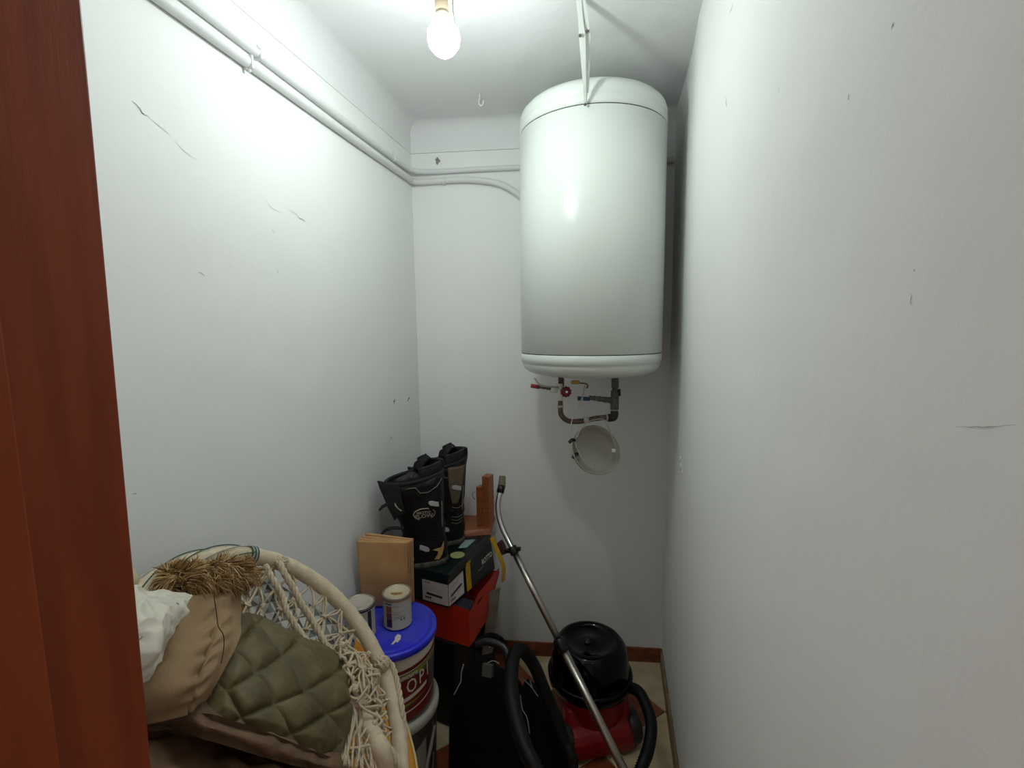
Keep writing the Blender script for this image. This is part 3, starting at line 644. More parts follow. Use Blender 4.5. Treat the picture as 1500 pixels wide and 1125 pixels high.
g = G(); q = [Vector((-0.6356, 1.7915, 0.6816)), Vector((-0.6346, 1.8709, 0.6816)), Vector((-0.5868, 1.8871, 0.6816)), Vector((-0.6009, 1.8047, 0.6816))]; g.add(q, [(0, 1, 2, 3)]); build('blue_sticker', g, M_STICK2, sb)
# yellow webbing tape standing past the box
yt = [(-0.4924, 1.8020, 0.7373), (-0.4701, 1.7919, 0.6968), (-0.4451, 1.7815, 0.6484), (-0.4364, 1.7792, 0.6122), (-0.4385, 1.7732, 0.5650)]
g = G(); P = cr(yt, 6); F = frames(P)
for i, p in enumerate(P):
    s = UY * 0.9 + UX * 0.1
    for a in (-1, 1):
        for b in (-1, 1): g.v.append(tuple(p + s * a * 0.014 + UX * b * 0.001))
for i in range(len(P) - 1):
    o = 4 * i
    for a, b in ((0, 1), (1, 3), (3, 2), (2, 0)): g.f.append([o + a, o + b, o + 4 + b, o + 4 + a]); g.m.append(0); g.sm.append(False)
tag(build('yellow_webbing', g, M_YELLOW), 'yellow flat webbing tape hanging behind the green box beside the wand', 'strap')
g = G(); P = cr([(-0.4736, 1.8527, 0.6950), (-0.4598, 1.8440, 0.6822), (-0.4458, 1.8333, 0.6524)], 4); tube(g, P, 0.016, 8, flat=0.5); tag(build('rag', g, mat('purple_brown_cloth', (84, 50, 58), 0.9, var=0.4, vscale=60)), 'scrap of purple-brown cloth tucked between the box and the wand collar', 'cloth')
g = G(); hexa(g, [(-0.5431, 1.8007, 0.2044), (-0.5001, 1.8211, 0.2088), (-0.5175, 1.8859, 0.1794), (-0.5651, 1.8755, 0.1799)], [(-0.5080, 1.8010, 0.4936), (-0.4653, 1.8318, 0.4993), (-0.4793, 1.8874, 0.4726), (-0.5287, 1.8751, 0.4613)])
tag(build('cardboard_sheet', g, mat('grey_board', (142, 138, 122), 0.8, rgb2=(120, 108, 92), vscale=10)), 'grey-brown board standing on edge behind the orange crate by the back wall', 'board')

# wooden bracket on the box
wd = thing('wooden_stand', 'small orange-brown wooden stand with two upright posts behind the boots', 'wooden stand', (-0.64, 2.03, 0.68))
g = G(); hexa(g, [(-0.7159, 1.8783, 0.6805), (-0.5346, 1.9455, 0.6805), (-0.5614, 2.1496, 0.6805), (-0.7988, 2.1040, 0.6805)], [(-0.7223, 1.8976, 0.7030), (-0.5369, 1.9556, 0.7030), (-0.5644, 2.1625, 0.7030), (-0.8061, 2.1254, 0.7030)]); build('base_board', g, M_OAKRED, wd, bevel=0.002)
def post(p, wx, wy, h, name):
    g = G(); p = Vector(p); a = [p, p + UX * wx, p + UX * wx + UY * wy, p + UY * wy]; hexa(g, a, [q + UZ * h for q in a]); return build(name, g, M_OAKRED, wd, bevel=0.002)
pA = Vector((-0.5833, 1.9845, 0.7030)); pB = Vector((-0.6087, 1.9719, 0.7030))
post(pA, 0.034, 0.05, 0.232, 'post'); post(pB + UX * 0.001, 0.024, 0.04, 0.185, 'post')
g = G(); e = pB + UZ * 0.155 - UX * 0.002; tube(g, cr([e + Vector((0, 0, 0.01)), e + Vector((-0.010, -0.004, 0.004)), e + Vector((-0.011, -0.004, -0.016)), e + Vector((-0.002, -0.002, -0.028))], 6), 0.0018, 6); build('wire_hook', g, M_CHROME2, wd)

# ---------------------------------------------------------------- boots
def loft(g, secs, n=28, mfun=None, cap=True):
    # secs: (centre, ax(Vector), ay(Vector)) superellipse sections
    o = len(g.v); K = len(secs)
    for c, a, b in secs:
        for k in range(n):
            t = 2 * PI * k / n; ct, s_ = math.cos(t), math.sin(t)
            e = 0.8
            g.v.append(tuple(Vector(c) + Vector(a) * math.copysign(abs(ct) ** e, ct) + Vector(b) * math.copysign(abs(s_) ** e, s_)))
    for i in range(K - 1):
        for k in range(n):
            l = (k + 1) % n
            g.f.append([o + i * n + k, o + i * n + l, o + (i + 1) * n + l, o + (i + 1) * n + k]); g.m.append(mfun(i, k) if mfun else 0); g.sm.append(True)
    if cap:
        g.f.append([o + k for k in range(n)][::-1]); g.m.append(mfun(0, 0) if mfun else 0); g.sm.append(False)
        g.f.append([o + (K - 1) * n + k for k in range(n)]); g.m.append(mfun(K - 2, 0) if mfun else 0); g.sm.append(False)
    return g
def boot(name, label, loc, az, lean, main):
    # local: toe towards +x, up z; origin at sole centre under ankle
    ca, sa = math.cos(az), math.sin(az)
    L0 = Vector(loc)
    def T(x, y, z): 
        y = -y; x += lean[0] * z; y += lean[1] * z
        return L0 + Vector((ca * x - sa * y, sa * x + ca * y, z))
    def sec(x, y, z, a, b, tilt=0.0):
        c = T(x, y, z); return (c, (T(x + a, y, z + tilt) - c), (T(x, y + b, z) - c))
    r = thing(name, label, 'boot', L0, 'pair of motocross boots')
    prof = [(0.050, 0.014, 0.106, 0.050), (0.050, 0.03, 0.109, 0.053), (0.046, 0.05, 0.106, 0.055), (0.038, 0.075, 0.098, 0.056), (0.030, 0.10, 0.089, 0.057), (0.026, 0.125, 0.083, 0.058), (0.026, 0.15, 0.083, 0.060), (0.030, 0.18, 0.088, 0.064), (0.035, 0.21, 0.094, 0.068), (0.040, 0.25, 0.101, 0.072), (0.043, 0.29, 0.106, 0.075), (0.045, 0.325, 0.110, 0.077), (0.046, 0.352, 0.112, 0.077)]
    secs = []
    for i, (x, z, a, b) in enumerate(prof):
        w = 0.003 * math.sin(i * 2.4) if 3 <= i <= 8 else 0
        secs.append(sec(x, 0, z, a + w, b + w, -0.018 if z > 0.3 else 0))
    # inner wall down into the shaft
    for x, z, a, b in ((0.046, 0.352, 0.103, 0.068), (0.044, 0.30, 0.096, 0.064), (0.040, 0.22, 0.085, 0.056)): secs.append(sec(x, 0, z, a, b, -0.018 if z > 0.3 else 0))
    g = G(); loft(g, secs); build('shaft', g, M_LEATHER, r)
    g = G(); loft(g, [sec(0.050, 0, 0.0, 0.108, 0.052), sec(0.050, 0, 0.008, 0.113, 0.056), sec(0.050, 0, 0.020, 0.113, 0.056), sec(0.050, 0, 0.024, 0.107, 0.052)]); build('sole', g, M_SOLE, r)
    # collar padding and tongue
    g = G(); P = [T(0.046 + 0.110 * math.cos(t), 0.076 * math.sin(t), 0.352 - 0.018 * math.cos(t)) for t in [2 * PI * k / 32 for k in range(32)]]
    tube(g, P, 0.0075, 8, closed=True); build('collar', g, M_LEATHER2, r)
    g = G(); ARC = ((0.2, -0.95), (0.75, -0.6), (0.98, 0), (0.75, 0.6), (0.2, 0.95))
    patch(g, [[T(0.046 - 0.100 * c_, 0.066 * s_, 0.315 + 0.02 * c_) for c_, s_ in ARC], [T(0.046 - 0.106 * c_, 0.068 * s_, 0.372 + 0.014 * c_) for c_, s_ in ARC], [T(0.046 - 0.104 * c_, 0.066 * s_, 0.394 + 0.014 * c_) for c_, s_ in ARC]], 24, 12, thick=0.014); build('padded_collar', g, M_LEATHER2, r)
    g = G(); patch(g, [[T(0.02, 0.02, 0.36), T(0.03, 0.05, 0.36), T(0.05, 0.066, 0.36)], [T(0.01, 0.02, 0.395), T(0.02, 0.05, 0.40), T(0.04, 0.066, 0.39)], [T(-0.02, 0.03, 0.415), T(-0.01, 0.05, 0.418), T(0.0, 0.062, 0.405)]], 12, 12, thick=0.010); build('tongue', g, M_LEATHER2, r)
    # flap of the open shaft at the back
    g = G(); patch(g, [[T(0.10, -0.072, 0.352), T(0.145, -0.062, 0.352), T(0.182, -0.04, 0.356)], [T(0.10, -0.074, 0.30), T(0.135, -0.066, 0.29), T(0.160, -0.05, 0.28)], [T(0.09, -0.070, 0.23), T(0.120, -0.062, 0.215), T(0.132, -0.045, 0.20)]], 12, 12, disp=lambda u, v, p: 0.004 * noise.noise(p * 30), thick=0.006); build('open_flap', g, M_LEATHER2, r)
    # side trims
    def on(x, z, yy=-1, o=0.0):   # point on the outer skin
        zz = min(max(z, prof[0][1]), prof[-1][1])
        for (x0, z0, a0, b0_), (x1, z1, a1, b1_) in zip(prof, prof[1:]):
            if z0 <= zz <= z1:
                t = (zz - z0) / (z1 - z0); xc = x0 + (x1 - x0) * t; a = a0 + (a1 - a0) * t; b = b0_ + (b1_ - b0_) * t; break
        u = max(-0.98, min(0.98, (x - xc) / a)); return T(x, yy * (b * (1 - abs(u) ** 2.5) ** 0.4 + o), z)
    g = G(); tube(g, [on(0.115, 0.318), on(0.07, 0.330), on(0.045, 0.330), on(0.03, 0.308), on(0.0, 0.308), on(-0.035, 0.325), on(-0.055, 0.348)], 0.0018, 6); build('top_piping', g, M_GREYTRIM, r)
    g = G(); tube(g, cr([on(-0.048, 0.26), on(-0.046, 0.20), on(-0.044, 0.155)], 5), 0.0028, 6); build('side_piping', g, M_GREYTRIM, r)
    for k, (x, z, an) in enumerate(((-0.018, 0.262, 0.25), (0.030, 0.085, 3.6), (0.085, 0.055, 4.2), (0.110, 0.262, 0.9))):
        g = G(); c = on(x, z, -1, 0.004); e1 = (T(math.cos(an), 0, math.sin(an)) - T(0, 0, 0)).normalized(); e2 = (T(-math.sin(an), 0, math.cos(an)) - T(0, 0, 0)).normalized(); n_ = (T(0, -1, 0) - T(0, 0, 0)).normalized()
        pl = [(-0.021, -0.006), (-0.015, -0.009), (0.012, -0.009), (0.021, -0.003), (0.020, 0.005), (0.010, 0.009), (-0.016, 0.008)]
        hx = [c + e1 * a + e2 * b for a, b in pl]; m_ = len(pl)
        g.add(hx + [p + n_ * 0.005 for p in hx], [list(range(m_))[::-1], list(range(m_, 2 * m_))] + [(i, (i + 1) % m_, m_ + (i + 1) % m_, m_ + i) for i in range(m_)])
        build('buckle', g, M_BUCKLE, r, bevel=0.001)
    # open buckle straps at the back
    for z in (0.265, 0.170, 0.125):
        g = G(); P = cr([T(0.10, -0.055, z), T(0.142, -0.055, z + 0.006), T(0.168, -0.05, z - 0.004), T(0.182, -0.045, z - 0.018)], 6)
        F = frames(P)
        tube(g, P, 0.007, 8, flat=0.35); build('buckle_strap', g, M_LEATHER2, r)
        g = G(); e_ = T(0.178, -0.046, z - 0.018); tube(g, [e_ + Vector((0.008 * math.cos(t), 0, 0.009 * math.sin(t))) for t in [k * PI / 5 for k in range(10)]], 0.0016, 6, closed=True); build('buckle_loop', g, M_CHROME2, r)
    # creases
    g = G()
    for k in range(6):
        z = 0.10 + k * 0.014; tube(g, cr([on(0.0, z + 0.006), on(-0.025, z - 0.002), on(-0.045, z + 0.004)], 4), 0.0014, 5)
    build('crease', g, M_GREYTRIM if not main else M_LEATHER2, r)
    if main:
        n_ = (T(0, -1, 0) - T(0, 0, 0)).normalized(); e1 = (T(1, 0, 0) - T(0, 0, 0)).normalized()
        def put(fn, z0, x0):
            g = G(); fn(g); g.v = [tuple(on(x0 + x, z0 + y, -1, 0.0012)) for x, y, _ in g.v]; return g
        g = G(); tube(g, [on(0.020 - 0.040 * math.cos(t), 0.224 + 0.022 * math.sin(t), -1, 0.0015) for t in [0.35 * PI + 1.0 * PI * k / 14 for k in range(15)]], 0.0024, 5)
        tube(g, [on(0.020 - 0.040 * math.cos(t), 0.224 + 0.022 * math.sin(t), -1, 0.0015) for t in [-0.3 * PI + 0.5 * PI * k / 8 for k in range(9)]], 0.0014, 5); build('logo_ring', g, M_LOGO, r)
        g = G()
        for s, dz, sz in (('MOTO', 0.006, 0.014), ('FLOW', -0.008, 0.019)):
            vs, fs = text_geo(s, sz, 0, 0.0006); g.add([on(0.022 - x * 1.25, 0.224 + dz + y, -1, 0.0025) for x, y, _ in vs], fs)
        build('logo_lettering', g, M_LOGO, r)
        g = G(); pl = [(0.000, 0.075), (-0.034, 0.078), (-0.047, 0.100), (-0.045, 0.070), (-0.036, 0.046), (-0.024, 0.030), (-0.004, 0.034), (-0.018, 0.052), (-0.022, 0.064)]
        g.add([on(x, z, -1, 0.006) for x, z in pl], [(0, 1, 8), (1, 2, 3), (1, 3, 8), (3, 4, 7, 8), (4, 5, 6, 7)]); build('heel_mark', g, M_GOLD, r)
    else:
        g = G(); patch(g, [[on(0.02, 0.350, -1, 0.003), on(-0.02, 0.350, -1, 0.003), on(-0.052, 0.350, -1, 0.003)], [on(0.015, 0.27, -1, 0.003), on(-0.02, 0.27, -1, 0.003), on(-0.045, 0.27, -1, 0.003)], [on(0.0, 0.19, -1, 0.003), on(-0.015, 0.19, -1, 0.003), on(-0.025, 0.19, -1, 0.003)]], 10, 14, thick=0.001); build('calf_panel', g, M_TANPANEL, r)
    return r
boot('motocross_boot', 'front black motocross boot with round white logo and gold heel mark, on the green box', (-0.698, 1.668, 0.6805), math.radians(205), (0.04, 0.0), True)
boot('motocross_boot', 'rear black motocross boot with taupe calf panel, half hidden by the other boot', (-0.690, 1.850, 0.6805), math.radians(205), (-0.03, 0.0), False)

# ---------------------------------------------------------------- kraft paper bags
PB0 = Vector((-0.8645, 1.4102, 0.6466)); 
for k in range(4):
    g = G(); off = Vector((0.004 * k, 0.0080 * k, 0.0045 * k + (0.003 if k == 3 else 0)))
    a = [(-0.8884, 1.4517, 0.6505), (-0.7256, 1.4920, 0.5987), (-0.7036, 1.4546, 0.8545), (-0.8759, 1.4175, 0.8635)]
    a = [Vector(p) + off for p in a]; a[0].z = a[1].z = 0.5945
    a[2] += Vector((0, 0, -0.004 * k)); a[3] += Vector((0.003 * k, 0, 0.001 * k))
    patch(g, [[a[3], (a[3] + a[2]) / 2 + Vector((0, -0.004, 0.002)), a[2] - Vector((0.02, 0, 0)), a[2]], [a[3] * 0.5 + a[0] * 0.5, (a[0] + a[1] + a[2] + a[3]) / 4 + Vector((0, -0.004, 0)), (a[1] + a[2]) / 2 - Vector((0.025, 0.002, 0)), (a[1] + a[2]) / 2], [a[0], (a[0] + a[1]) / 2, a[1] - Vector((0.02, 0, 0)), a[1]]], 40, 40, disp=lambda u, v, p: 0.0025 * noise.noise(p * 18) + (0.004 * abs(noise.noise(Vector((u * 26, v * 5, k)))) if u > 0.75 else 0), thick=0.003)
    tag(build('paper_bag', g, M_KRAFT), ('foremost', 'second', 'third', 'rearmost')[k] + ' of the folded brown kraft paper bags left of the boots', 'paper bag', 'folded kraft paper bags')

# ---------------------------------------------------------------- buckets
BC = Vector((-0.738, 1.372, 0))
def on_cyl(c, ang, z, r): return Vector((c.x + r * math.cos(ang), c.y + r * math.sin(ang), z))
AC = math.atan2(-BC.y, -BC.x)   # towards the camera
bk = thing('paint_bucket', 'white paint bucket with blue lid and red and grey print, stacked on another bucket', 'bucket', (BC.x, BC.y, 0.33))
zt, zb_ = 0.578, 0.342; rt, rb = 0.1495, 0.138
def rz(z): return rb + (rt - rb) * (z - zb_) / (zt - zb_)
g = G(); lathe(g, [(0.001, zb_), (rb - 0.004, zb_), (rb, zb_ + 0.004), (rz(0.40), 0.40), (rz(0.50), 0.50), (rt, zt), (rt - 0.004, zt)], (BC.x, BC.y, 0), 72); build('bucket_body', g, M_BUCKET, bk)
g = G(); lathe(g, [(0.001, 0.588), (0.118, 0.588), (0.124, 0.590), (0.128, 0.5875), (0.134, 0.5875), (0.138, 0.592), (0.1545, 0.593), (0.157, 0.589), (0.157, 0.572), (0.1535, 0.570), (0.1535, 0.576), (0.001, 0.576)], (BC.x, BC.y, 0), 72); build('lid', g, M_BLUE, bk)
c_ = Vector((-0.6875, 1.3199, 0.5885)); g = G(); pl = [(-0.008, 0.022), (0.006, 0.018), (0.014, 0.002), (0.012, -0.016), (0.004, -0.012), (0.002, -0.026), (-0.006, -0.026), (-0.004, -0.006), (-0.010, 0.006)]
g.add([c_ + Vector((a * 0.95, b * 1.1, 0.0006)) for a, b in pl], [list(range(len(pl)))]); build('lid_sticker', g, M_INKW, bk)
# printed wrap: bands that slope across the side
def wrap(a0, a1, f0, f1, m, rr=0.0006, n=36, name='printed_band', par=bk, rf=rz, c=BC):
    g = G()
    for i in range(n + 1):
        t = i / n; an = AC + a0 + (a1 - a0) * t
        for z in (f0(t), f1(t)): g.v.append(tuple(on_cyl(c, an, z, rf(z) + rr)))
    for i in range(n): g.f.append([2 * i, 2 * i + 2, 2 * i + 3, 2 * i + 1]); g.m.append(0); g.sm.append(True)
    return build(name, g, m, par)
lo, hi = -0.9, 1.75
ft = lambda t: 0.522 + 0.030 * t * t
wrap(lo, hi, lambda t: 0.346, ft, M_GREYPR)
wrap(lo, hi, lambda t: ft(t) - 0.012, lambda t: ft(t) - 0.001, M_MAROON, 0.0009)
wrap(lo, hi, lambda t: ft(t) - 0.016, lambda t: ft(t) - 0.013, M_INKW, 0.0010)
wrap(lo, 0.95, lambda t: 0.400, lambda t: ft(t) - 0.020 - 0.05 * t * t, M_MAROON, 0.0008)
wrap(lo, hi, lambda t: ft(t) - 0.028 - 0.01 * (1 - t), lambda t: ft(t) - 0.020, M_GREENPR, 0.0011)
wrap(lo, hi, lambda t: 0.346, lambda t: 0.362 + 0.05 * t * t, M_MAROON, 0.0009)
wrap(lo, hi, lambda t: 0.362 + 0.05 * t * t, lambda t: 0.367 + 0.05 * t * t, M_INKW, 0.0012)
wrap(lo, hi, lambda t: 0.367 + 0.05 * t * t, lambda t: 0.382 + 0.045 * t * t, M_MAROON, 0.0010)
wrap(lo, 1.25, lambda t: 0.384 + 0.045 * t * t, lambda t: 0.395 + 0.03 * t * t, M_GREENPR, 0.0013)
wrap(0.18, 0.86, lambda t: 0.410 + 0.022 * t, lambda t: 0.425 + 0.020 * t, M_INKW, 0.0015)
def wrap_text(s, size, ac, z0, m, name, slope=0.0, par=bk, rf=rz, c=BC, bold=0.0, rr=0.0016, xs=1.0):
    vs, fs = text_geo(s, size, 0, bold); g = G()
    g.add([on_cyl(c, AC + ac + x * xs / 0.145, z0 + y + slope * x, rf(z0) + rr) for x, y, _ in vs], fs)
    return build(name, g, m, par)
wrap_text('blancura', 0.024, 0.30, 0.501, M_INKW, 'print_lettering', 0.06, bold=0.0003)
for ch_, a_, z_ in (('T', -0.16, 0.448), ('R', 0.12, 0.452), ('O', 0.42, 0.463), ('P', 0.68, 0.474), ('I', 0.87, 0.482)):
    wrap_text(ch_, 0.066, a_, z_, M_INKW, 'print_letter', 0.0, bold=0.0003, xs=0.72, rr=0.0034)
bk2 = thing('paint_bucket', 'paint bucket with dark grey print and pale rim, underneath the blue-lidded bucket', 'bucket', (BC.x, BC.y, 0))
def rz2(z): return 0.138 + 0.012 * z / 0.31
g = G(); lathe(g, [(0.001, 0.001), (0.134, 0.001), (0.138, 0.006), (0.150, 0.30), (0.150, 0.312)], (BC.x, BC.y, 0), 72); build('bucket_body', g, M_BUCKET, bk2)
g = G(); lathe(g, [(0.001, 0.330), (0.140, 0.330), (0.1425, 0.334), (0.147, 0.335), (0.149, 0.331), (0.153, 0.331), (0.1575, 0.327), (0.1575, 0.306), (0.154, 0.303), (0.001, 0.303)], (BC.x, BC.y, 0), 72); build('lid', g, M_GREYW, bk2)
wrap(-0.9, 2.2, lambda t: 0.02, lambda t: 0.296, M_GREYBL, 0.0006, 40, 'printed_band', bk2, rz2)
wrap(0.3, 0.75, lambda t: 0.05 + 0.03 * t, lambda t: 0.215 + 0.04 * t, M_LGREY, 0.0009, 12, 'printed_band', bk2, rz2)
wrap_text('II', 0.030, 1.0, 0.268, M_LGREY, 'print_lettering', 0.0, bk2, rz2)
g = G(); tube(g, cr([on_cyl(BC, AC + 0.78 + a, z, 0.1500) for a, z in ((0.30, 0.25), (0.12, 0.20), (-0.06, 0.14), (0.0, 0.105), (0.16, 0.12), (0.2, 0.16))], 8), 0.007, 6, flat=0.25); build('swirl_print', g, M_LGREY, bk2)

# ---------------------------------------------------------------- paint cans on the blue lid
def can(c, label, ltop, detail):
    r, h = 0.047, 0.112; c = Vector(c)
    o = thing('paint_can', label, 'paint can', c, 'small paint cans on the blue lid')
    lidm = M_CANTOP if ltop == 0 else M_CANTOP2
    g = G(); lathe(g, [(0.001, 0.0), (r, 0.0), (r + 0.001, 0.002), (r, 0.004), (r, h - 0.006)], c, 48); build('can_body', g, M_CANLBL, o)
    g = G(); lathe(g, [(r, h - 0.008), (r + 0.0018, h - 0.006), (r + 0.002, h - 0.001), (r + 0.001, h), (r - 0.003, h), (r - 0.004, h - 0.003)], c, 48); build('tin_rim', g, M_TIN, o)
    g = G(); lathe(g, [(r - 0.004, h - 0.003), (r - 0.0065, h - 0.001), (r - 0.009, h - 0.001), (r - 0.011, h - 0.004), (0.001, h - 0.004)], c, 48); build('can_lid', g, lidm, o)
    g = G(); lathe(g, [(r + 0.0006, h - 0.014), (r + 0.0006, h - 0.009)], c, 48); build('dark_ring', g, M_INKB if ltop == 0 else M_RUST, o)
    a_ = math.atan2(-c.y, -c.x)
    def patchc(a0, a1, z0, z1, m, name='label_print', rr=0.0007):
        g = G(); n = 10
        for i in range(n + 1):
            for z in (z0, z1): g.v.append(tuple(c + Vector(((r + rr) * math.cos(a_ + a0 + (a1 - a0) * i / n), (r + rr) * math.sin(a_ + a0 + (a1 - a0) * i / n), z))))
        for i in range(n): g.f.append([2 * i, 2 * i + 2, 2 * i + 3, 2 * i + 1]); g.m.append(0); g.sm.append(True)
        build(name, g, m, o)
    if detail == 'a':
        patchc(0.50, 0.80, 0.006, h - 0.016, M_INKB)
        for k in range(7): patchc(-0.9, 0.35, 0.022 + k * 0.011, 0.0232 + k * 0.011, M_INKG)
    else:
        patchc(-0.86, -0.42, 0.010, 0.040, mat('plum_print', (62, 34, 44), 0.6)); patchc(-0.86, -0.42, 0.041, 0.060, mat('brick_print', (116, 58, 46), 0.6)); patchc(-0.86, -0.42, 0.061, 0.084, mat('umber_print', (128, 84, 56), 0.6))
        patchc(-0.95, -0.40, 0.089, 0.093, M_INKB)
        for z, a0, a1 in ((0.084, -0.3, 0.1), (0.080, -0.3, 0.0), (0.062, -0.3, 0.5), (0.056, -0.3, 0.2), (0.046, -0.1, 0.5), (0.042, -0.3, 0.5)): patchc(a0, a1, z, z + 0.0016, M_INKG)
        for a0 in (0.18, 0.40): patchc(a0, a0 + 0.09, 0.034, 0.039, M_INKB)
        g = G(); cc_ = c + Vector((0.002, -0.004, h - 0.0038)); ux_ = Vector((0.97, 0.2, 0)); uy_ = Vector((-0.2, 0.97, 0))
        g.add([cc_ + ux_ * a + uy_ * b for a, b in ((-0.022, 0.002), (0.020, 0.004), (0.016, -0.008), (0.0, -0.013), (-0.016, -0.010))], [(0, 1, 2, 3, 4)])
        build('paint_residue', g, M_RUST, o)
    return o
can(Vector((-0.8126, 1.3156, 0.5935)) , 'left one of two small paint cans, with a plain pinkish-white lid', 0, 'a')
can(Vector((-0.7205, 1.3981, 0.5935)), 'right one of two small paint cans, with a cream lid stained brown', 1, 'b')

# ---------------------------------------------------------------- hanging chair (macrame) leaning on the left wall
CC, CN, CR_ = Vector((-0.6150, 0.6970, 0.8780)), Vector((0.7717, 0.1380, 0.6208)), 0.332
e1 = CN.cross(Vector((0, 0, 1))).normalized(); e2 = CN.cross(e1)
def rp(t, s=1.0, off=0.0): return CC + (e1 * math.cos(t) + e2 * math.sin(t)) * CR_ * s + CN * off
ch = thing('hanging_chair', 'cream macrame hanging chair with tape-wrapped hoops, heaped with clothes by the left wall', 'chair', (-0.62, 0.72, 0.0))
hoop = [rp(2 * PI * k / 24) for k in range(24)]
g = G(); P = cr(hoop, 16, True); tube(g, P, 0.0185, 18, closed=True, rfun=lambda t, i: 0.0182 + 0.0007 * (1 if (i % 9) == 0 else 0) + 0.0004 * math.sin(i * 0.7)); build('back_hoop', g, M_RATTAN, ch)
# seat hoop stands on the floor and is tied to the back hoop
P = cr([(-0.6023, 0.8437, 0.8168), (-0.5451, 0.8446, 0.7834), (-0.5056, 0.8173, 0.7724), (-0.4738, 0.8003, 0.7501), (-0.4494, 0.7859, 0.7178), (-0.455, 0.83, 0.46), (-0.44, 0.84, 0.24), (-0.45, 0.76, 0.05), (-0.47, 0.62, 0.022), (-0.49, 0.50, 0.09), (-0.53, 0.43, 0.30), (-0.58, 0.44, 0.52), (-0.62, 0.56, 0.70), (-0.63, 0.68, 0.785)], 14, True)
g = G(); tube(g, P, 0.0185, 18, closed=True, rfun=lambda t, i: 0.0180 + 0.0008 * (1 if (i % 4) == 0 else 0)); build('seat_hoop', g, M_RATTAN, ch)
def rope(P, r, twist=0.0, strands=3, pitch=0.05, mi=0, g=None):
    g = g or G(); P = resample(P, 0.004); F = frames(P)
    for s in range(strands):
        Q = [p + (F[i][1] * math.cos(2 * PI * (i * 0.004 / pitch + s / strands)) + F[i][2] * math.sin(2 * PI * (i * 0.004 / pitch + s / strands))) * r * 0.55 for i, p in enumerate(P)]
        tube(g, Q, r * 0.55, 6)
    return g
for pts, r in (([(-0.7646, 0.9080, 1.0519), (-0.7437, 0.9000, 1.0279), (-0.7234, 0.8989, 0.9972), (-0.7005, 0.8940, 0.9642), (-0.6800, 0.8948, 0.9327), (-0.6606, 0.8922, 0.9033), (-0.6379, 0.8873, 0.8762), (-0.6165, 0.8895, 0.8492)], 0.0075),
               ([(-0.7748, 0.8745, 1.0612), (-0.7496, 0.8672, 1.0318), (-0.7279, 0.8657, 0.9992), (-0.7082, 0.8536, 0.9715), (-0.6859, 0.8490, 0.9449), (-0.6621, 0.8465, 0.9159), (-0.6438, 0.8521, 0.8919)], 0.0070),
               ([(-0.5632, 0.9916, 0.7757), (-0.5453, 1.0090, 0.7544), (-0.5241, 0.9944, 0.7318), (-0.5038, 0.9697, 0.7127), (-0.4839, 0.9414, 0.6951), (-0.4718, 0.9251, 0.6728), (-0.4650, 0.9152, 0.6430)], 0.0068),
               ([(-0.5177, 0.8208, 0.7924), (-0.4928, 0.8217, 0.7613), (-0.4688, 0.8184, 0.7325), (-0.4467, 0.8185, 0.7051), (-0.4220, 0.8130, 0.6762)], 0.0085),
               ([(-0.5527, 0.8325, 0.8083), (-0.5312, 0.8224, 0.7965), (-0.5056, 0.8098, 0.7806), (-0.4831, 0.8036, 0.7545)], 0.0085)):
    build('twisted_rope', rope(cr(pts, 8), r), M_CORD, ch)
# knots where ropes tie on to the hoops
for px, n_, rr in (((-0.7705, 0.9216, 1.0444), 12, 0.013), ((-0.5595, 0.9907, 0.7658), 14, 0.016)):
    c_ = Vector(px); g = G()
    for k in range(n_):
        d = Vector((R_.uniform(-1, 1), R_.uniform(-1, 1), R_.uniform(-1, 1))).normalized(); a = d.orthogonal().normalized(); b = d.cross(a)
        tube(g, [c_ + d * rr * 0.4 + (a * math.cos(t) + b * math.sin(t)) * rr * R_.uniform(0.8, 1.1) for t in [2 * PI * i / 10 for i in range(11)]], 0.0036, 5)
    build('hoop_knot', g, M_CORD, ch)
# diamond net hung inside the back hoop
g = G(); NA = 34; ROWS = 6
def node(i, j):
    t = 2 * PI * (i + 0.5 * (j % 2)) / NA; s = 0.955 - 0.135 * j; rr = random.Random(i % NA * 31 + j)
    t += rr.uniform(-0.03, 0.03); s += rr.uniform(-0.02, 0.02)
    return rp(t, s, -0.055 * (1 - s * s) + rr.uniform(-0.006, 0.006))
def cord(a, b, r=0.0026, sag=0.006, k=2):
    for q in range(k):
        o = Vector((R_.uniform(-1, 1), R_.uniform(-1, 1), R_.uniform(-1, 1))) * 0.0035
        m = (a + b) / 2 + Vector((R_.uniform(-1, 1), R_.uniform(-1, 1), R_.uniform(-1.4, 0.6))) * sag
        tube(g, cr([a + o * 0.4, m + o, b + o * 0.4], 4), r, 5)
for j in range(ROWS):
    for i in range(NA):
        a = node(i, j)
        if j == 0:
            th_ = 2 * PI * i / NA; cord(rp(th_ - 0.04, 1.0, 0), a, sag=0.003); 
        if j + 1 < ROWS:
            if j % 2 == 0: cord(a, node((i - 1) % NA, j + 1)); cord(a, node(i, j + 1))
            else: cord(a, node(i, j + 1)); cord(a, node((i + 1) % NA, j + 1))
        ball(g, a, 0.0062, n=4)
        for q in range(1): 
            d = Vector((R_.uniform(-1, 1), R_.uniform(-1, 1), R_.uniform(-1, 1))).normalized(); u_ = d.orthogonal().normalized(); w_ = d.cross(u_)
            tube(g, [a + (u_ * math.cos(t) + w_ * math.sin(t)) * 0.0065 for t in [2 * PI * n_ / 8 for n_ in range(9)]], 0.0025, 5)
build('macrame_net', g, M_CORD, ch, props={'kind': 'stuff'})
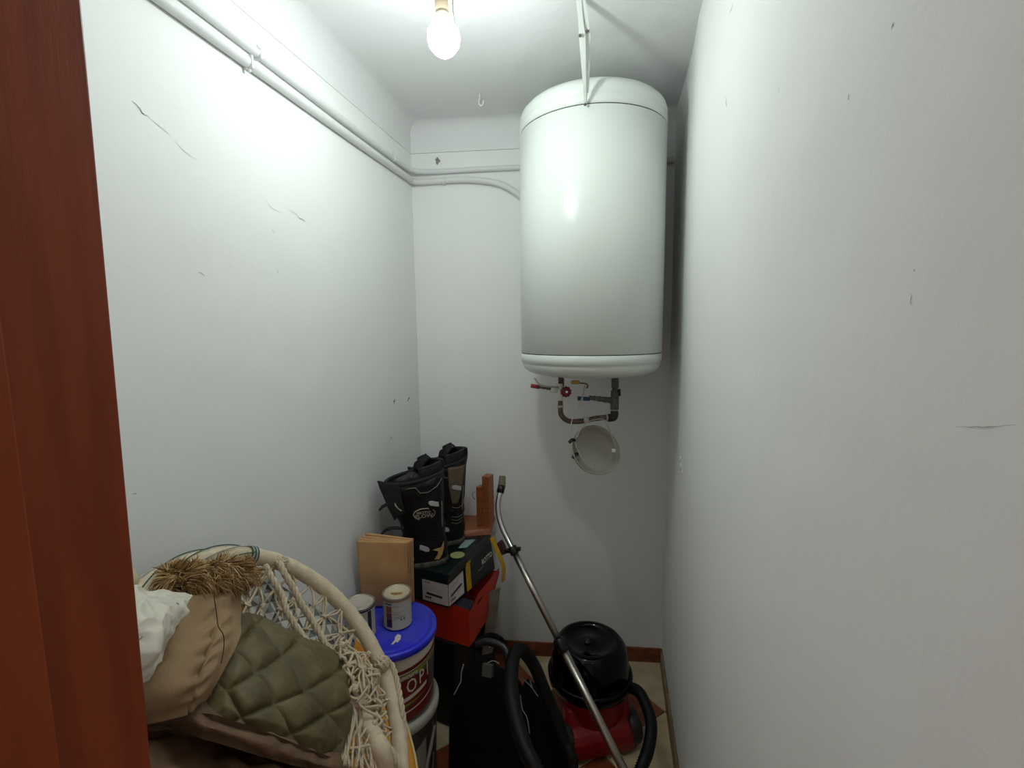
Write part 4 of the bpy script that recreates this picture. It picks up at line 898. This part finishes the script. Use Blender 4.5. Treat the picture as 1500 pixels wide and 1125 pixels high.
# loose tangle of fringe cords on the right where the seat net hangs
g = G()
tp = [(-0.6030, 0.9044, 0.8523), (-0.5755, 0.9012, 0.8418), (-0.5477, 0.8823, 0.8350), (-0.5706, 0.8765, 0.8192), (-0.5403, 0.8813, 0.8036), (-0.5320, 0.8271, 0.8320), (-0.5333, 0.8809, 0.7718), (-0.5235, 0.8945, 0.7791), (-0.5138, 0.8160, 0.8129), (-0.5198, 0.8705, 0.7577), (-0.4960, 0.8598, 0.7547), (-0.5317, 0.9121, 0.8064), (-0.5170, 0.8366, 0.7630), (-0.5738, 0.8705, 0.8480), (-0.4822, 0.8122, 0.7749), (-0.4841, 0.8466, 0.7196), (-0.6027, 0.8922, 0.8778)]
for k in range(100):
    i = R_.randrange(len(tp)); j = R_.choice([x for x in range(len(tp)) if x != i and (Vector(tp[x]) - Vector(tp[i])).length < 0.085])
    a, b = Vector(tp[i]), Vector(tp[j]); J = lambda s: Vector((R_.uniform(-s, s), R_.uniform(-s, s), R_.uniform(-s, s)))
    tube(g, cr([a + J(0.008), a.lerp(b, 0.35) + J(0.016), a.lerp(b, 0.7) + J(0.016), b + J(0.008)], 5), 0.0028, 5)
for p in tp: ball(g, Vector(p), 0.0085, n=4)
for k in range(24):
    x0 = R_.uniform(0, 1)
    a = Vector((-0.5433, 0.8232, 0.8175)).lerp(Vector((-0.4998, 0.8204, 0.7644)), x0); b = Vector((-0.4919, 0.6913, 0.7983)).lerp(Vector((-0.4465, 0.7638, 0.7207)), x0 + R_.uniform(-0.15, 0.15))
    tube(g, cr([a + J(0.004), a.lerp(b, 0.33) + J(0.010), a.lerp(b, 0.66) + J(0.010), b], 5), 0.0026, 5)
for k in range(9):
    a = Vector((-0.4985, 0.6978, 0.8045)).lerp(Vector((-0.4790, 0.7958, 0.7516)), k / 8) + J(0.006); b = a + Vector((R_.uniform(-0.02, 0.03), R_.uniform(0.0, 0.04), R_.uniform(-0.04, 0.02)))
    tube(g, cr([a, a.lerp(b, 0.5) + J(0.012), b], 5), 0.0026, 5)
build('fringe_cords', g, M_CORD, ch, props={'kind': 'stuff'})
# green string wound on the hoop
g = G()
def tpar(p):
    v = Vector(p) - CC; return math.atan2(v.dot(e2), v.dot(e1))
t0 = tpar((-0.8065, 0.8669, 1.0782)); 
for k in range(5):
    P_ = []
    c0 = rp(t0 + 0.012 * (k - 2)); tn = (rp(t0 + 0.05) - rp(t0 - 0.05)).normalized(); a = CN; b = tn.cross(a)
    tube(g, [c0 + (a * math.cos(t) + b * math.sin(t)) * 0.021 for t in [2 * PI * i / 18 for i in range(18)]], 0.0016, 5, closed=True, mi=k % 2)
for k in range(7):
    ph = 2 * PI * k / 7
    tube(g, cr([rp(t0 + 0.01 + 0.11 * i, 1 + 0.066 * math.cos(ph + 0.3 * i) , 0.022 * math.sin(ph + 0.3 * i)) for i in range(9)], 4), 0.0013, 5, mi=k % 2)
build('binding_string', g, [M_GREEN_S, M_GREYW], ch)
# patterned cushion behind the net
cu = G(); nU, nV = 16, 12
def cpt(u, v, side):
    px = Vector((-0.8319, 0.9287, 1.0103)); a = Vector((-0.6628, 1.0493, 0.7810)) - px; b = Vector((-0.7709, 0.7567, 0.9561)) - px
    p = px + a * u + b * v
    h = 0.030 * (max(0, math.sin(PI * min(max(u, 0), 1)) * math.sin(PI * min(max(v, 0), 1)))) ** 0.4
    return p + CN * h * side
for side in (1, -1):
    for j in range(nV):
        for i in range(nU):
            q = [cpt(i / nU, j / nV, side), cpt((i + 1) / nU, j / nV, side), cpt((i + 1) / nU, (j + 1) / nV, side), cpt(i / nU, (j + 1) / nV, side)]
            if (i + j) % 2: tri = ([q[0], q[1], q[2]], [q[0], q[2], q[3]])
            else: tri = ([q[0], q[1], q[3]], [q[1], q[2], q[3]])
            k = R_.randrange(3)
            cu.add(tri[0], [(0, 1, 2)], 0 if (i + j) % 2 else 1); cu.add(tri[1], [(0, 1, 2)], (2 if k == 0 else 1) if (i + j) % 2 else 0)
tag(build('patterned_cushion', cu, M_CUSH, smooth=True), 'flat cushion with a grey and white triangle pattern behind the macrame net', 'cushion')
# orange tub behind the hoops
TUBC = (-0.6078, 0.7498, 0.7204)
TUBR = 0.3500
TR = TUBR
tub = thing('plastic_tub', 'orange-yellow round plastic tub with pale rim standing behind the hanging chair', 'tub', TUBC)
g = G(); lathe(g, [(0.001, -0.10), (TR * 0.80, -0.10), (TR * 0.86, -0.09), (TR * 0.985, -0.004), (TR, 0.0), (TR * 0.97, 0.0), (TR * 0.84, -0.085), (0.001, -0.088)], TUBC, 72, axis=CN)
build('tub_body', g, M_ORANGE, tub)
g = G(); q = Vector((0, 0, 1)).rotation_difference(CN); tube(g, [Vector(TUBC) + q @ Vector((TR * math.cos(t), TR * math.sin(t), 0)) for t in [2 * PI * k / 72 for k in range(72)]], 0.0035, 8, closed=True); build('tub_rim', g, M_RIM, tub)

# ---------------------------------------------------------------- jacket
jk = thing('winter_jacket', 'olive and taupe winter jacket with quilted lining and fur-trimmed hood, thrown over the hanging chair', 'jacket', (-0.6545, 0.7033, 0.9257))
def quilt(u, v, p):
    a = (0.79 * u + 0.62 * v + 0.02 * math.sin(v * 7 + u * 3)) * 3.7 + 0.15; b = (-0.68 * u + 0.73 * v + 0.02 * math.sin(u * 8)) * 3.7 + 0.2
    sa, sb_ = abs(math.sin(PI * a)), abs(math.sin(PI * b))
    h = (1 - math.exp(-4.5 * sa)) * (1 - math.exp(-4.5 * sb_))
    edge = min(1, 6 * min(u, 1 - u, v, 1 - v) + 0.25)
    return edge * (0.0125 * h + 0.004 * (sa * sb_)) + 0.007 * noise.noise(p * 11) + 0.003 * noise.noise(p * 34) + 0.0012 * noise.noise(p * 90)
rows = [[(-0.7036, 0.7161, 1.0528), (-0.7019, 0.7765, 1.0079), (-0.6818, 0.8285, 0.9509), (-0.6431, 0.8753, 0.8855), (-0.6158, 0.9088, 0.8319)],
        [(-0.6589, 0.6510, 1.0448), (-0.6383, 0.6928, 1.0121), (-0.6124, 0.7518, 0.9484), (-0.5863, 0.8195, 0.8717), (-0.5648, 0.8737, 0.8007)],
        [(-0.6258, 0.5985, 1.0435), (-0.5978, 0.6323, 1.0099), (-0.5651, 0.6800, 0.9519), (-0.5412, 0.7412, 0.8825), (-0.5318, 0.8209, 0.7977)],
        [(-0.6100, 0.5672, 1.0286), (-0.5718, 0.5841, 1.0035), (-0.5372, 0.6229, 0.9522), (-0.5168, 0.6805, 0.8858), (-0.5084, 0.7550, 0.8063)],
        [(-0.5972, 0.5278, 1.0125), (-0.5600, 0.5482, 0.9819), (-0.5267, 0.5839, 0.9341), (-0.5028, 0.6307, 0.8730), (-0.4841, 0.6840, 0.8045)]]
g = G(); patch(g, rows, 150, 140, disp=quilt, thick=0.025); build('quilted_lining', g, M_QUILT, jk)
def soft(u, v, p):
    seam = 0.006 * math.exp(-((u - 0.66) / 0.02) ** 2)
    pucker = 0.0035 * math.sin(v * 42 + u * 6 + 3 * noise.noise(p * 12)) * math.exp(-((u - 0.64) / 0.16) ** 2)
    return 0.014 * noise.noise(p * 8) + 0.007 * noise.noise(Vector((p.x * 14, p.y * 10, p.z * 34))) + pucker - seam
rows = [[(-0.7064, 0.5899, 1.1667), (-0.6763, 0.6052, 1.1566), (-0.6720, 0.6501, 1.1386), (-0.6971, 0.7371, 1.0945)],
        [(-0.6679, 0.5374, 1.1553), (-0.6355, 0.5583, 1.1404), (-0.6272, 0.6017, 1.1169), (-0.6687, 0.6920, 1.0627)],
        [(-0.6449, 0.4849, 1.1359), (-0.5945, 0.4989, 1.1332), (-0.5854, 0.5454, 1.1116), (-0.6140, 0.6168, 1.0686)],
        [(-0.6417, 0.4437, 1.1179), (-0.5755, 0.4579, 1.1175), (-0.5595, 0.4982, 1.0977), (-0.5877, 0.5604, 1.0607)],
        [(-0.6408, 0.4233, 1.0900), (-0.5853, 0.4528, 1.0778), (-0.5635, 0.4827, 1.0677), (-0.5806, 0.5337, 1.0427)]]
g = G(); patch(g, rows, 110, 110, disp=soft, thick=0.02); build('shell_panel', g, M_BEIGE, jk)
# seam down the shell
g = G(); P = cr([(-0.6394, 0.6063, 1.1603), (-0.6271, 0.5964, 1.1463), (-0.6168, 0.5875, 1.1356), (-0.6027, 0.5751, 1.1305), (-0.5952, 0.5753, 1.1176), (-0.5917, 0.5712, 1.1002), (-0.5791, 0.5517, 1.0890)], 8); tube(g, P, 0.0007, 5); build('stitched_seam', g, M_STITCH, jk)
def folds(u, v, p): return 0.012 * noise.noise(p * 8) + 0.006 * noise.noise(p * 22) + 0.005 * abs(math.sin(u * 17 + v * 3))
rows = [[(-0.6535, 0.4360, 1.0822), (-0.6481, 0.5043, 1.0512), (-0.6269, 0.5507, 1.0252), (-0.5654, 0.5551, 0.9931), (-0.5288, 0.5880, 0.9491), (-0.5049, 0.6350, 0.8877), (-0.4917, 0.7007, 0.8087)],
        [(-0.6303, 0.4202, 1.0966), (-0.6146, 0.4757, 1.0542), (-0.5699, 0.4983, 1.0530), (-0.5335, 0.5231, 1.0185), (-0.4998, 0.5549, 0.9758), (-0.4815, 0.6048, 0.9111), (-0.4739, 0.6823, 0.8192)],
        [(-0.6645, 0.4416, 1.0562), (-0.6445, 0.4975, 1.0143), (-0.5558, 0.4857, 1.0417), (-0.5222, 0.5100, 1.0110), (-0.4886, 0.5405, 0.9691), (-0.4716, 0.5905, 0.9051), (-0.4653, 0.6681, 0.8135)],
        [(-0.6674, 0.4421, 1.0401), (-0.6558, 0.5047, 0.9901), (-0.6130, 0.5371, 0.9636), (-0.5794, 0.5642, 0.9304), (-0.5404, 0.5962, 0.8877), (-0.5092, 0.6361, 0.8365), (-0.4823, 0.6913, 0.7725)]]
g = G(); patch(g, rows, 90, 40, disp=lambda u, v, p: 0.006 * noise.noise(p * 12) + 0.003 * math.sin(u * 60) * (0.3 + noise.noise(p * 20)), thick=0.02); build('folded_hem', g, M_BROWNF, jk)
rows = [[(-0.6584, 0.4283, 1.0529), (-0.6391, 0.4923, 1.0092), (-0.6141, 0.5383, 0.9646), (-0.5894, 0.5743, 0.9236), (-0.5447, 0.6314, 0.8521), (-0.4869, 0.7087, 0.7593)],
        [(-0.5981, 0.3879, 1.0904), (-0.6046, 0.4645, 1.0292), (-0.5879, 0.5193, 0.9717), (-0.5585, 0.5428, 0.9436), (-0.5037, 0.5824, 0.8920), (-0.4686, 0.6806, 0.7727)],
        [(-0.5359, 0.3381, 1.1162), (-0.5502, 0.4198, 1.0512), (-0.5548, 0.4981, 0.9718), (-0.5207, 0.5217, 0.9519), (-0.4760, 0.5624, 0.8947), (-0.4511, 0.6423, 0.7772)],
        [(-0.5103, 0.3141, 1.0628), (-0.4746, 0.3528, 1.0324), (-0.4761, 0.4178, 0.9619), (-0.4602, 0.4513, 0.9256), (-0.4295, 0.4984, 0.8657), (-0.4210, 0.5741, 0.7630)]]
g = G(); patch(g, rows, 80, 60, disp=folds, thick=0.02); build('sleeve', g, M_BROWNF, jk)
# fur hood trim
core = cr([(-0.7205, 0.5897, 1.1841), (-0.7101, 0.6093, 1.1769), (-0.7040, 0.6392, 1.1638), (-0.7033, 0.6803, 1.1468), (-0.7107, 0.7261, 1.1270), (-0.7225, 0.7672, 1.1098)], 8)
rad = lambda t: 0.015 + 0.016 * math.sin(PI * min(1, 0.2 + t * 0.7)) + 0.005 * t
g = G(); tube(g, core, 0.02, 12, rfun=lambda t, i: rad(t) * 0.62); F = frames(core)
fur = G(); FN = 11000
for k in range(FN):
    t = R_.random() ** 1.25; i = min(int(t * (len(core) - 1)), len(core) - 2); c0 = core[i].lerp(core[i + 1], t * (len(core) - 1) - i)
    a = R_.uniform(0, 2 * PI); d = F[i][1] * math.cos(a) + F[i][2] * math.sin(a)
    clump = noise.noise_vector(c0 * 60 + d * 1.6) * 1.7
    dirn = (d * 0.7 + F[i][0] * R_.uniform(-0.7, 0.3) + Vector((0, 0, -0.35)) + clump).normalized()
    L_ = R_.uniform(0.010, 0.026); p0 = c0 + d * rad(t) * R_.uniform(0.5, 0.8); s = dirn.cross(Vector((R_.uniform(-1, 1), R_.uniform(-1, 1), R_.uniform(-1, 1)))).normalized() * R_.uniform(0.0006, 0.0011)
    bend = Vector((0, 0, -1)) * L_ * 0.35 + clump * L_ * 0.4
    p1 = p0 + dirn * L_ * 0.5 + bend * 0.25; p2 = p0 + dirn * L_ + bend
    mi = 0 if R_.random() < 0.42 else (1 if R_.random() < 0.7 else 2)
    fur.add([p0 - s, p0 + s, p1 + s * 0.8, p1 - s * 0.8, p2], [(0, 1, 2, 3), (3, 2, 4)], mi)
g.m = [2] * len(g.m)
o_ = len(g.v); g.v += fur.v; g.f += [[i + o_ for i in f] for f in fur.f]; g.m += fur.m; g.sm += fur.sm
build('fur_trim', g, M_FUR, jk)

# ---------------------------------------------------------------- white plastic bag and cream cloth at the jamb
rows = [[(-0.6580, 0.4695, 1.2473), (-0.6558, 0.4900, 1.2400), (-0.6547, 0.5034, 1.2378), (-0.6507, 0.5199, 1.2239), (-0.6486, 0.5425, 1.2093), (-0.6411, 0.5701, 1.1800)],
        [(-0.6207, 0.4409, 1.2466), (-0.6009, 0.4449, 1.2465), (-0.5867, 0.4491, 1.2457), (-0.5901, 0.4705, 1.2296), (-0.5912, 0.4914, 1.2118), (-0.6088, 0.5264, 1.1881)],
        [(-0.6001, 0.4237, 1.2326), (-0.5699, 0.4179, 1.2404), (-0.5572, 0.4227, 1.2345), (-0.5563, 0.4390, 1.2221), (-0.5672, 0.4617, 1.2075), (-0.5866, 0.4909, 1.1877)],
        [(-0.5847, 0.4057, 1.2115), (-0.5637, 0.4085, 1.2126), (-0.5480, 0.4113, 1.2121), (-0.5422, 0.4222, 1.2104), (-0.5548, 0.4425, 1.1988), (-0.5736, 0.4684, 1.1790)],
        [(-0.5727, 0.3843, 1.1651), (-0.5592, 0.3953, 1.1651), (-0.5577, 0.4082, 1.1698), (-0.5643, 0.4259, 1.1665), (-0.5707, 0.4417, 1.1645), (-0.5786, 0.4595, 1.1634)]]
def crump(u, v, p): return 0.006 * noise.noise(p * 16) - 0.026 * abs(noise.noise(p * 9 + Vector((3, 1, 2)))) - 0.012 * abs(noise.noise(p * 24)) - 0.004 * abs(noise.noise(p * 60)) + 0.012
g = G(); patch(g, rows, 120, 120, disp=crump, thick=0.03)
bag = tag(build('plastic_bag', g, M_BAG), 'crumpled white plastic bag on top of the jacket beside the door jamb', 'bag')
for pts in ([(-0.5426, 0.4044, 1.2366), (-0.5398, 0.4066, 1.2329), (-0.5426, 0.4129, 1.2316)], [(-0.5987, 0.5075, 1.2112), (-0.5964, 0.5082, 1.2079)], [(-0.6285, 0.4942, 1.2367), (-0.6270, 0.5004, 1.2313)]):
    g = G(); tube(g, cr(pts, 4), 0.0008, 5); build('printed_mark', g, M_INKG, bag)
rows = [[(-0.7648, 0.5347, 1.2317), (-0.7574, 0.5493, 1.2316), (-0.7528, 0.5635, 1.2203), (-0.7666, 0.5860, 1.2002)], [(-0.7090, 0.4938, 1.2401), (-0.6992, 0.5067, 1.2363), (-0.7085, 0.5304, 1.2224), (-0.7452, 0.5733, 1.1928)], [(-0.6838, 0.4729, 1.2196), (-0.6757, 0.4865, 1.2175), (-0.6906, 0.5127, 1.2087), (-0.7321, 0.5560, 1.1832)]]
g = G(); patch(g, rows, 30, 30, disp=lambda u, v, p: 0.006 * noise.noise(p * 25), thick=0.02)
tag(build('cloth_bundle', g, M_BAG2), 'small cream cloth bundle peeping out behind the white plastic bag', 'cloth')

# ---------------------------------------------------------------- backpack
bp = thing('backpack', 'black backpack standing on the floor in front of the orange crate', 'backpack', (-0.40, 1.43, 0))
g = G(); secs = []
for z, w, d, cx, cy in ((0.004, 0.150, 0.075, -0.385, 1.420), (0.03, 0.168, 0.088, -0.385, 1.42), (0.10, 0.172, 0.092, -0.387, 1.425), (0.18, 0.166, 0.088, -0.392, 1.435), (0.26, 0.150, 0.080, -0.402, 1.45), (0.32, 0.130, 0.070, -0.412, 1.465), (0.365, 0.102, 0.055, -0.422, 1.478), (0.395, 0.062, 0.036, -0.432, 1.49), (0.405, 0.020, 0.014, -0.436, 1.495)):
    secs.append((Vector((cx, cy, z)), Vector((w, -0.03, 0)), Vector((0.015, d, 0))))
loft(g, secs, 40)
g.v = [tuple(Vector(v) + Vector((1, 1, 0.6)) * 0.012 * noise.noise(Vector(v) * 13)) for v in g.v]
g.v = [(x, y, max(z, 0.001)) for x, y, z in g.v]
build('pack_body', g, M_NYLON, bp)
g = G(); secs = []
for z, w, d in ((0.015, 0.10, 0.03), (0.05, 0.115, 0.045), (0.13, 0.112, 0.045), (0.19, 0.095, 0.035), (0.215, 0.06, 0.015)):
    secs.append((Vector((-0.385, 1.345 + z * 0.15, z)), Vector((w, -0.03, 0)), Vector((0.01, d, 0))))
loft(g, secs, 32); build('front_pocket', g, M_NYLON, bp)
g = G(); tube(g, cr([(-0.4458, 1.3543, 0.5226), (-0.4478, 1.3775, 0.5488), (-0.4223, 1.3958, 0.5687), (-0.3919, 1.4136, 0.5753), (-0.3584, 1.4189, 0.5569), (-0.3423, 1.4082, 0.5229)], 8), 0.013, 10, flat=0.6); build('top_handle', g, M_NYLON, bp)
g = G(); tube(g, cr([(-0.4378, 1.3765, 0.5653), (-0.3925, 1.3732, 0.5836), (-0.3357, 1.3546, 0.5812), (-0.3137, 1.3247, 0.5482)], 8), 0.012, 8, flat=0.4); build('shoulder_strap', g, M_BLACK, bp)
g = G(); tube(g, cr([(-0.4602, 1.3214, 0.5329), (-0.4569, 1.2907, 0.5287), (-0.4492, 1.2609, 0.5234), (-0.4528, 1.2388, 0.5178), (-0.4560, 1.2169, 0.5129)], 6), 0.0016, 6)
tube(g, cr([(-0.3726, 1.2840, 0.5764), (-0.3568, 1.2979, 0.5775), (-0.3359, 1.2921, 0.5760)], 6), 0.0016, 6); build('reflective_piping', g, M_REFLECT, bp)
g = G(); c_ = Vector((-0.3658, 1.2592, 0.5715)); a_ = Vector((1, -0.1, 0)).normalized(); b_ = Vector((-0.05, 0.45, 1)).normalized(); n_ = a_.cross(b_)
hexa(g, [c_ - a_ * 0.015 - b_ * 0.016, c_ + a_ * 0.015 - b_ * 0.016, c_ + a_ * 0.015 + b_ * 0.016, c_ - a_ * 0.015 + b_ * 0.016], [p + n_ * -0.02 for p in (c_ - a_ * 0.015 - b_ * 0.016, c_ + a_ * 0.015 - b_ * 0.016, c_ + a_ * 0.015 + b_ * 0.016, c_ - a_ * 0.015 + b_ * 0.016)]); build('logo_patch', g, M_PATCH, bp)
g = G(); ball(g, (-0.3858, 1.3729, 0.5681), 0.004, n=5, s=(0.6, 0.6, 1.6)); build('zip_pull', g, M_CHROME2, bp)
# dark shoulder bag part right of the pack
sg = thing('sports_bag', 'slumped black nylon bag between the backpack and the vacuum cleaner', 'bag', (-0.27, 1.50, 0))
g = G(); secs = []
for z, w, d, cx, cy in ((0.003, 0.085, 0.10, -0.225, 1.435), (0.04, 0.098, 0.11, -0.225, 1.44), (0.12, 0.092, 0.10, -0.235, 1.455), (0.20, 0.074, 0.085, -0.255, 1.48), (0.26, 0.052, 0.065, -0.275, 1.51), (0.30, 0.030, 0.04, -0.29, 1.535), (0.315, 0.010, 0.015, -0.295, 1.545)):
    secs.append((Vector((cx, cy, z)), Vector((w, -0.01, 0)), Vector((0.0, d, 0))))
loft(g, secs, 32); g.v = [tuple(Vector(v) + Vector((1, 1, 0.4)) * 0.010 * noise.noise(Vector(v) * 15)) for v in g.v]; g.v = [(x, y, max(z, 0.001)) for x, y, z in g.v]; build('bag_body', g, M_NYLON, sg)
g = G(); tube(g, cr([(-0.2879, 1.3555, 0.4986), (-0.2593, 1.3215, 0.5064), (-0.2392, 1.3051, 0.5045), (-0.2154, 1.2881, 0.4907)], 6), 0.0014, 6); tube(g, cr([(-0.2453, 1.3156, 0.5178), (-0.2335, 1.2965, 0.5078)], 4), 0.0012, 6)
tube(g, cr([(-0.2639, 1.2591, 0.5107), (-0.2538, 1.2379, 0.4863), (-0.2362, 1.2198, 0.4747), (-0.2246, 1.1985, 0.4466)], 6), 0.0016, 6); build('reflective_piping', g, M_REFLECT, sg)

# ---------------------------------------------------------------- vacuum cleaner
VD = Vector((-0.0846, 1.7622, 0.2414)); VX, VY, VZ = VD
vc = thing('vacuum_cleaner', 'canister vacuum cleaner with gloss black domed top and red base in the back right corner', 'vacuum cleaner', (VX, VY, 0))
VR = 0.166
g = G(); lathe(g, [(VR - 0.012, VZ - 0.045), (VR - 0.002, VZ - 0.035), (VR, VZ - 0.015), (VR + 0.001, VZ - 0.002), (VR - 0.006, VZ + 0.004), (VR - 0.010, VZ + 0.004)], (VX, VY, 0), 72); build('drum_rim', g, M_BLACK_GLOSS, vc)
g = G(); lathe(g, [(VR - 0.011, VZ + 0.002), (VR - 0.014, VZ + 0.03), (VR - 0.018, VZ + 0.075), (VR - 0.026, VZ + 0.105), (VR - 0.042, VZ + 0.125), (VR - 0.060, VZ + 0.132), (VR - 0.068, VZ + 0.127), (VR - 0.076, VZ + 0.118), (0.04, VZ + 0.122), (0.024, VZ + 0.128), (0.0005, VZ + 0.130)], (VX, VY, 0), 72); build('dome', g, M_BLACK_GLOSS, vc)
g = G(); lathe(g, [(0.0005, VZ + 0.137), (0.010, VZ + 0.136), (0.013, VZ + 0.130)], (VX - 0.01, VY - 0.02, 0), 20); build('dome_knob', g, M_BLACK, vc)
tc_ = Vector((0, 0, 0)) - Vector((VX, VY, 0)); fa = math.atan2(-0.90, 0.42)     # facing direction of the base
Vf = Vector((math.cos(fa), math.sin(fa), 0)); Vs = Vector((-Vf.y, Vf.x, 0))
def vp(a, b, z): return Vector((VX, VY, 0)) + Vs * a + Vf * b + Vector((0, 0, z))
g = G(); lathe(g, [(0.001, 0.02), (VR - 0.03, 0.02), (VR - 0.022, 0.06), (VR - 0.014, VZ - 0.04)], (VX, VY, 0), 60); build('drum', g, M_RED_PL, vc)
g = G(); n = 14; secs = []
prof_b = [(-0.04, 0.185), (0.085, 0.180), (0.105, 0.165), (0.125, 0.115), (0.150, 0.100), (0.166, 0.080), (0.170, 0.05), (0.165, 0.016)]
for sx in (-1.0, -0.94, -0.8, 0.8, 0.94, 1.0):
    e = 0.0 if abs(sx) < 0.9 else (0.006 if abs(sx) < 0.97 else 0.016)
    for b, z in prof_b: g.v.append(tuple(vp(sx * 0.128 - 0.006, b - e, max(0.014, z - e))))
    g.v.append(tuple(vp(sx * 0.128 - 0.006, 0.02, 0.014)))
m_ = len(prof_b) + 1
for k in range(5):
    for q in range(m_): g.f.append([k * m_ + q, (k + 1) * m_ + q, (k + 1) * m_ + (q + 1) % m_, k * m_ + (q + 1) % m_]); g.m.append(0); g.sm.append(False)
for k in (0, 5): g.f.append([k * m_ + q for q in range(m_)]); g.m.append(0); g.sm.append(False)
build('base', g, M_RED_PL, vc, bevel=0.006)
for s in (-1, 1):
    for b_ in (0.105,):
        g = G(); c_ = vp(s * 0.135 - 0.006, b_, 0.062)
        lathe(g, [(0.0005, -0.026), (0.052, -0.026), (0.060, -0.018), (0.060, 0.016), (0.052, 0.024), (0.0005, 0.026)], c_, 32, axis=Vs); build('wheel_cover', g, mat('dark_grey_wheel', (44, 44, 44), 0.5), vc)
    g = G(); lathe(g, [(0.0005, -0.012), (0.030, -0.012), (0.031, 0.0), (0.030, 0.012), (0.0005, 0.012)], vp(s * 0.09, -0.10, 0.031), 24, axis=Vs); build('castor', g, M_BLACK, vc)
# hose
hp = [Vector((VX + 0.12, VY - 0.01, 0.20))] + [Vector(p) for p in ((0.0972, 1.6979, 0.2291), (0.1264, 1.6411, 0.2176), (0.1393, 1.5801, 0.2007), (0.1262, 1.5124, 0.1749), (0.0970, 1.4510, 0.1458))] + [Vector((0.02, 1.36, 0.024)), Vector((-0.06, 1.27, 0.022)), Vector((-0.12, 1.30, 0.024))] + [Vector(p) for p in ((-0.1186, 1.3600, 0.2162), (-0.1479, 1.3897, 0.2617), (-0.1818, 1.4113, 0.3339), (-0.2171, 1.4221, 0.4048), (-0.2468, 1.4239, 0.4769), (-0.2748, 1.4042, 0.5380), (-0.2911, 1.3639, 0.5763), (-0.2953, 1.3020, 0.5838), (-0.2774, 1.2011, 0.5687), (-0.2455, 1.1230, 0.5459), (-0.2090, 1.0665, 0.5227), (-0.1733, 1.0305, 0.4995))]
last = hp[-1]
hp += [Vector((last.x + 0.06, last.y - 0.03, max(0.03, last.z - 0.12))), Vector((last.x + 0.10, last.y - 0.04, 0.20)), Vector((last.x + 0.14, last.y - 0.02, 0.022)), Vector((-0.01, 1.20, 0.022))]
P = resample(cr(hp, 12), 0.0042)
g = G(); tube(g, P, 0.02, 12, rfun=lambda t, i: 0.0212 if i % 2 else 0.0172)
g.v = [(x, y, max(z, 0.001)) for x, y, z in g.v]
tag(build('vacuum_hose', g, M_BLACK_HOSE), 'black corrugated vacuum hose arching over the backpack and curling round the cleaner', 'hose')
# wand
wn = thing('vacuum_wand', 'chrome telescopic vacuum wand leaning up from the floor to the back wall', 'vacuum wand', (0.05, 1.47, 0.0))
C0 = Vector((-0.3807, 1.7129, 0.7340)); Bm = Vector((0.0483, 1.4208, 0.1561)); dr = (Bm - C0).normalized(); tt = (0.016 - C0.z) / dr.z; B_ = C0 + dr * tt
mid = C0.lerp(B_, ((Vector((-0.1766, 1.5624, 0.4703)) - C0).length) / (B_ - C0).length)
g = G(); tube(g, [C0, mid], 0.0125, 16); build('upper_tube', g, M_CHROME, wn)
g = G(); tube(g, [mid, B_], 0.0145, 16); build('lower_tube', g, M_CHROME, wn)
g = G(); tube(g, [mid - dr * 0.022, mid - dr * 0.020, mid + dr * 0.020, mid + dr * 0.022], 0.019, 16, rfun=lambda t, i: 0.017 if i in (0, 3) else 0.0195); box(g, mid + Vector((-0.018, -0.004, 0.004)), (0.016, 0.012, 0.022)); build('telescopic_clamp', g, M_BLACK, wn)
g = G(); tube(g, cr([C0 + dr * 0.01, C0, (-0.4086, 1.7411, 0.7634), (-0.4322, 1.7599, 0.7928), (-0.4537, 1.7809, 0.8368), (-0.4607, 1.7941, 0.8744), (-0.4596, 1.8087, 0.9095), (-0.4541, 1.8231, 0.9338)], 8), 0.0110, 16); build('bent_tube', g, M_CHROME2, wn)
g = G(); tube(g, [C0 - dr * 0.014, C0 + dr * 0.016], 0.018, 16); box(g, C0 + Vector((-0.024, 0.0, -0.004)), (0.024, 0.016, 0.014)); box(g, C0 + Vector((0.022, 0.0, 0.008)), (0.016, 0.016, 0.012)); build('parking_collar', g, M_BLACK, wn, bevel=0.002)
g = G(); tube(g, [(-0.4569, 1.8162, 0.9244), (-0.4528, 1.8306, 0.9517)], 0.0155, 16); build('grip_ring', g, M_BLACK, wn)
g = G(); tube(g, cr([(-0.4527, 1.8300, 0.9461), (-0.4528, 1.8375, 0.9669), (-0.4529, 1.8451, 0.9878)], 4), 0.0165, 16, rfun=lambda t, i: 0.0165 - 0.003 * t); build('grip_end', g, M_OLIVEGRIP, wn)
